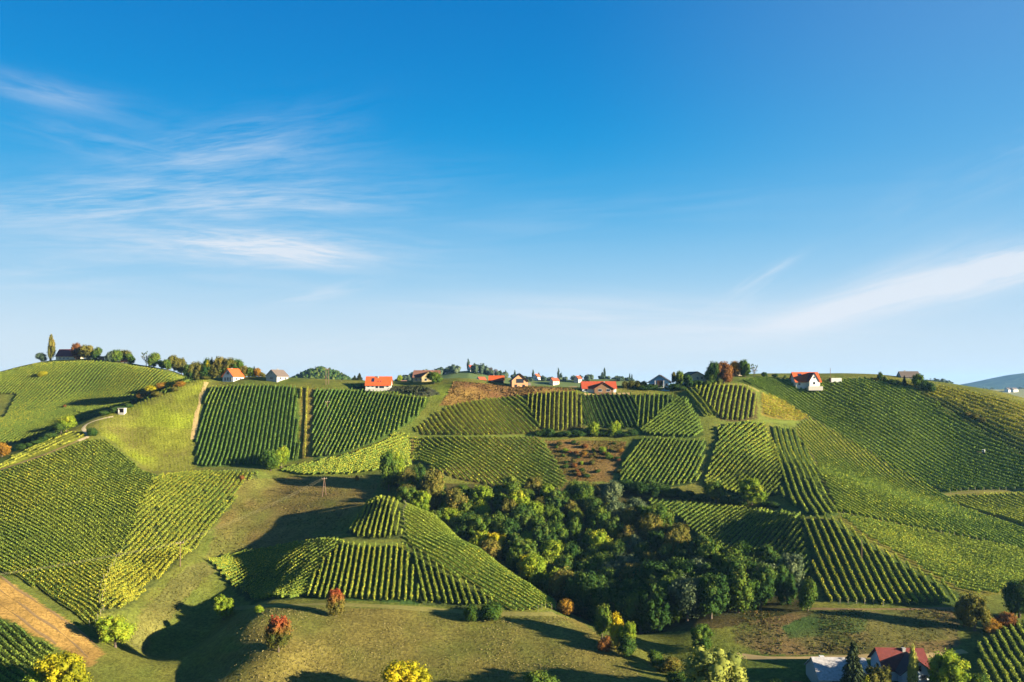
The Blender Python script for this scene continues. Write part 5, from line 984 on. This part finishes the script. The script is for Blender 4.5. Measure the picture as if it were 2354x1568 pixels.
VIL = [(780, 915), (860, 896), (905, 884), (940, 872), (1000, 863), (1040, 855), (1080, 852), (1120, 858), (1160, 867), (1220, 873), (1300, 873), (1400, 871), (1440, 873), (1475, 882), (1520, 896), (1600, 915)]
g2 = far_ridge('hill', VIL, 1050, 230, M_FAR1)
bl = []
for a, b, n, h in [(945, 1030, 46, 9), (1005, 1060, 22, 10), (1085, 1120, 22, 11), (1120, 1165, 18, 8), (880, 950, 30, 8), (1165, 1210, 8, 6), (1245, 1260, 3, 6), (1330, 1360, 9, 7), (1310, 1330, 3, 6), (1380, 1400, 6, 6), (790, 850, 18, 9), (1215, 1300, 16, 5), (1410, 1470, 12, 5), (905, 935, 14, 8)]:
    for i in range(n): px = fr.uniform(a, b); y = 1050 + fr.uniform(-30, 18); x = (px - CX) * y / F_; bl.append((x, y, g2(x, y) - .5, fr.uniform(.7, 1.2) * h, fr.uniform(6, 9)))
far_wood('woodland', 'line of far trees along the village ridge behind the crest', bl, LEAF['blue'], 82, 2.4)
for px, h, w in [(1076, 20, 8), (1225, 17, 6), (1238, 12, 7), (1283, 20, 6), (1289, 12, 8), (1389, 19, 6), (1384, 12, 7), (1183, 14, 5), (1162, 12, 6), (1158, 9, 7), (1447, 12, 4), (1452, 12, 4)]:
    y = 1048; x = (px - CX) * y / F_; tree_at(x, y, h * .78, w * .62, 'poplar', 'blue', 'cypress_tree', 'dark slim column tree on the far village ridge', 'tree', 'column trees on the far ridge', z=g2(x, y) - .3)
for px, dy, w, rot, wall, rf_, lab in [(1086, -8, 11, 30, WHITE, T_RED, 'far house with a red roof among the trees on top of the village ridge'), (1233, -10, 10, 65, WHITE, T_OR, 'far white house with an orange roof beside two slim trees on the village ridge'), (1123, -12, 9, 10, WHITE, T_DRK, 'far white house with a dark roof, left of two on the village ridge'), (1139, -10, 8, 70, WHITE, T_DRK, 'far white house with a dark roof, right of two on the village ridge'),
    (1106, -60, 10, 40, WHITE, T_RED, 'far white house with a red roof on the green slope of the village ridge'), (1130, -110, 12, 12, CREAM, T_BRN, 'far cream farmhouse with a brown roof right above the brown meadow'), (1222, -95, 11, 60, WHITE, T_GRY, 'far white gabled house just right of the salmon house, nearest the crest'), (1274, -40, 10, 35, CREAM, T_RED, 'far cream house with a red roof above the dark-roofed pair'), (1316, -70, 11, 20, WHITE, T_BRN, 'far white house with a brown roof left of the long red roof'), (1328, -30, 9, 55, GREYW, T_RED, 'small far grey house with a red roof left of the long red roof'), (925, -50, 11, 30, WHITE, T_BRN, 'far white house with a brown roof between the orange and brown-roofed houses'), (786, -70, 10, 60, GREYW, T_DRK, 'far grey house with a dark roof at the foot of the wooded dome hill'), 
    (1088, -95, 12, 50, WHITE, T_BRN, 'far white house with a brown roof lower on the ridge slope'), (1247, -70, 13, 5, GREYW, T_DRK, 'far grey house with a dark roof below the orange-roofed one'), (1262, -85, 14, 55, WHITE, T_DRK, 'far white-gabled house with a dark roof beside the grey one'), (1290, -95, 13, 15, YELW, T_GRY, 'far yellowish house right of the dark-roofed pair'), (1302, -105, 12, 5, WHITE, T_GRY, 'far low white building at the end of the brown meadow'), (770, -60, 11, 40, WHITE, T_BRN, 'far white house at the foot of the wooded dome hill'), (1210, -60, 9, 20, WHITE, T_GRY, 'small far white house right of the salmon house')]:
    y = 1050 + dy; x = (px - CX) * y / F_; house('far_house', lab, px, 0, w, w * .75, 4.2, 3.6, rot, wall, rf_, Y=y, z=g2(x, y), wins=[('F', -w * .2, 1.4, 1.4, 1.5), ('F', w * .2, 1.4, 1.4, 1.5), ('L', 0, 1.4, 1.4, 1.5)])
g3 = far_ridge('hill', [(1950, 925), (2060, 900), (2140, 890), (2180, 893), (2250, 905), (2353, 920), (2450, 932), (2700, 950)], 1150, 260, M_FAR1)
bl = []
for i in range(60): px = fr.uniform(2120, 2185); y = 1150 + fr.uniform(-40, 30); x = (px - CX) * y / F_; bl.append((x, y, g3(x, y) - 1, fr.uniform(8, 15), fr.uniform(8, 11)))
far_wood('woodland', 'far copse, haze blue put into its leaves, behind the right skyline', bl, LEAF['blue'], 83)  # blue of the haze put into the leaf colour
g5 = far_ridge('hill', [(1900, 935), (2100, 905), (2230, 896), (2353, 894), (2500, 892), (2900, 905)], 2300, 500, M_FAR3)
bl = []
for i in range(260): px = fr.uniform(2180, 2600); y = 2500 + fr.uniform(-60, 60); x = (px - CX) * y / F_; bl.append((x, y, g5(x, y) - 3, fr.uniform(12, 20), fr.uniform(14, 22)))
far_wood('woodland', 'belt of far trees along the foot of the blue mountain', bl, LEAF['blue'], 84, 8)
for px in (2318, 2330): y = 2200; x = (px - CX) * y / F_; house('far_house', 'far white house in the hazy valley at the right edge, ' + ('left' if px < 2320 else 'right') + ' of two', px, 0, 18, 12, 6, 5, 20, WHITE, T_GRY, Y=y, z=g5(x, y))
far_ridge('mountain', [(2000, 900), (2150, 893), (2220, 886), (2260, 878), (2300, 869), (2340, 860), (2400, 853), (2500, 852), (2700, 866), (3000, 892)], 5200, 900, M_FAR2, -70, 12)

# ------------------------------------------------------------------ air
hm, t, N, L = new_mat('haze_air'); pv = N('ShaderNodeVolumePrincipled'); o = N('ShaderNodeOutputMaterial'); L(pv.outputs[0], o.inputs['Volume'])
pv.inputs['Color'].default_value = (.28, .56, 1.0, 1); pv.inputs['Density'].default_value = 4.5e-5; pv.inputs['Anisotropy'].default_value = .2
zt = 112
tag(MB().box(-9000, 9000, -600, 9000, -110, zt).build('haze', hm), 'thin bluish summer haze over the valley', 'haze', kind='stuff')
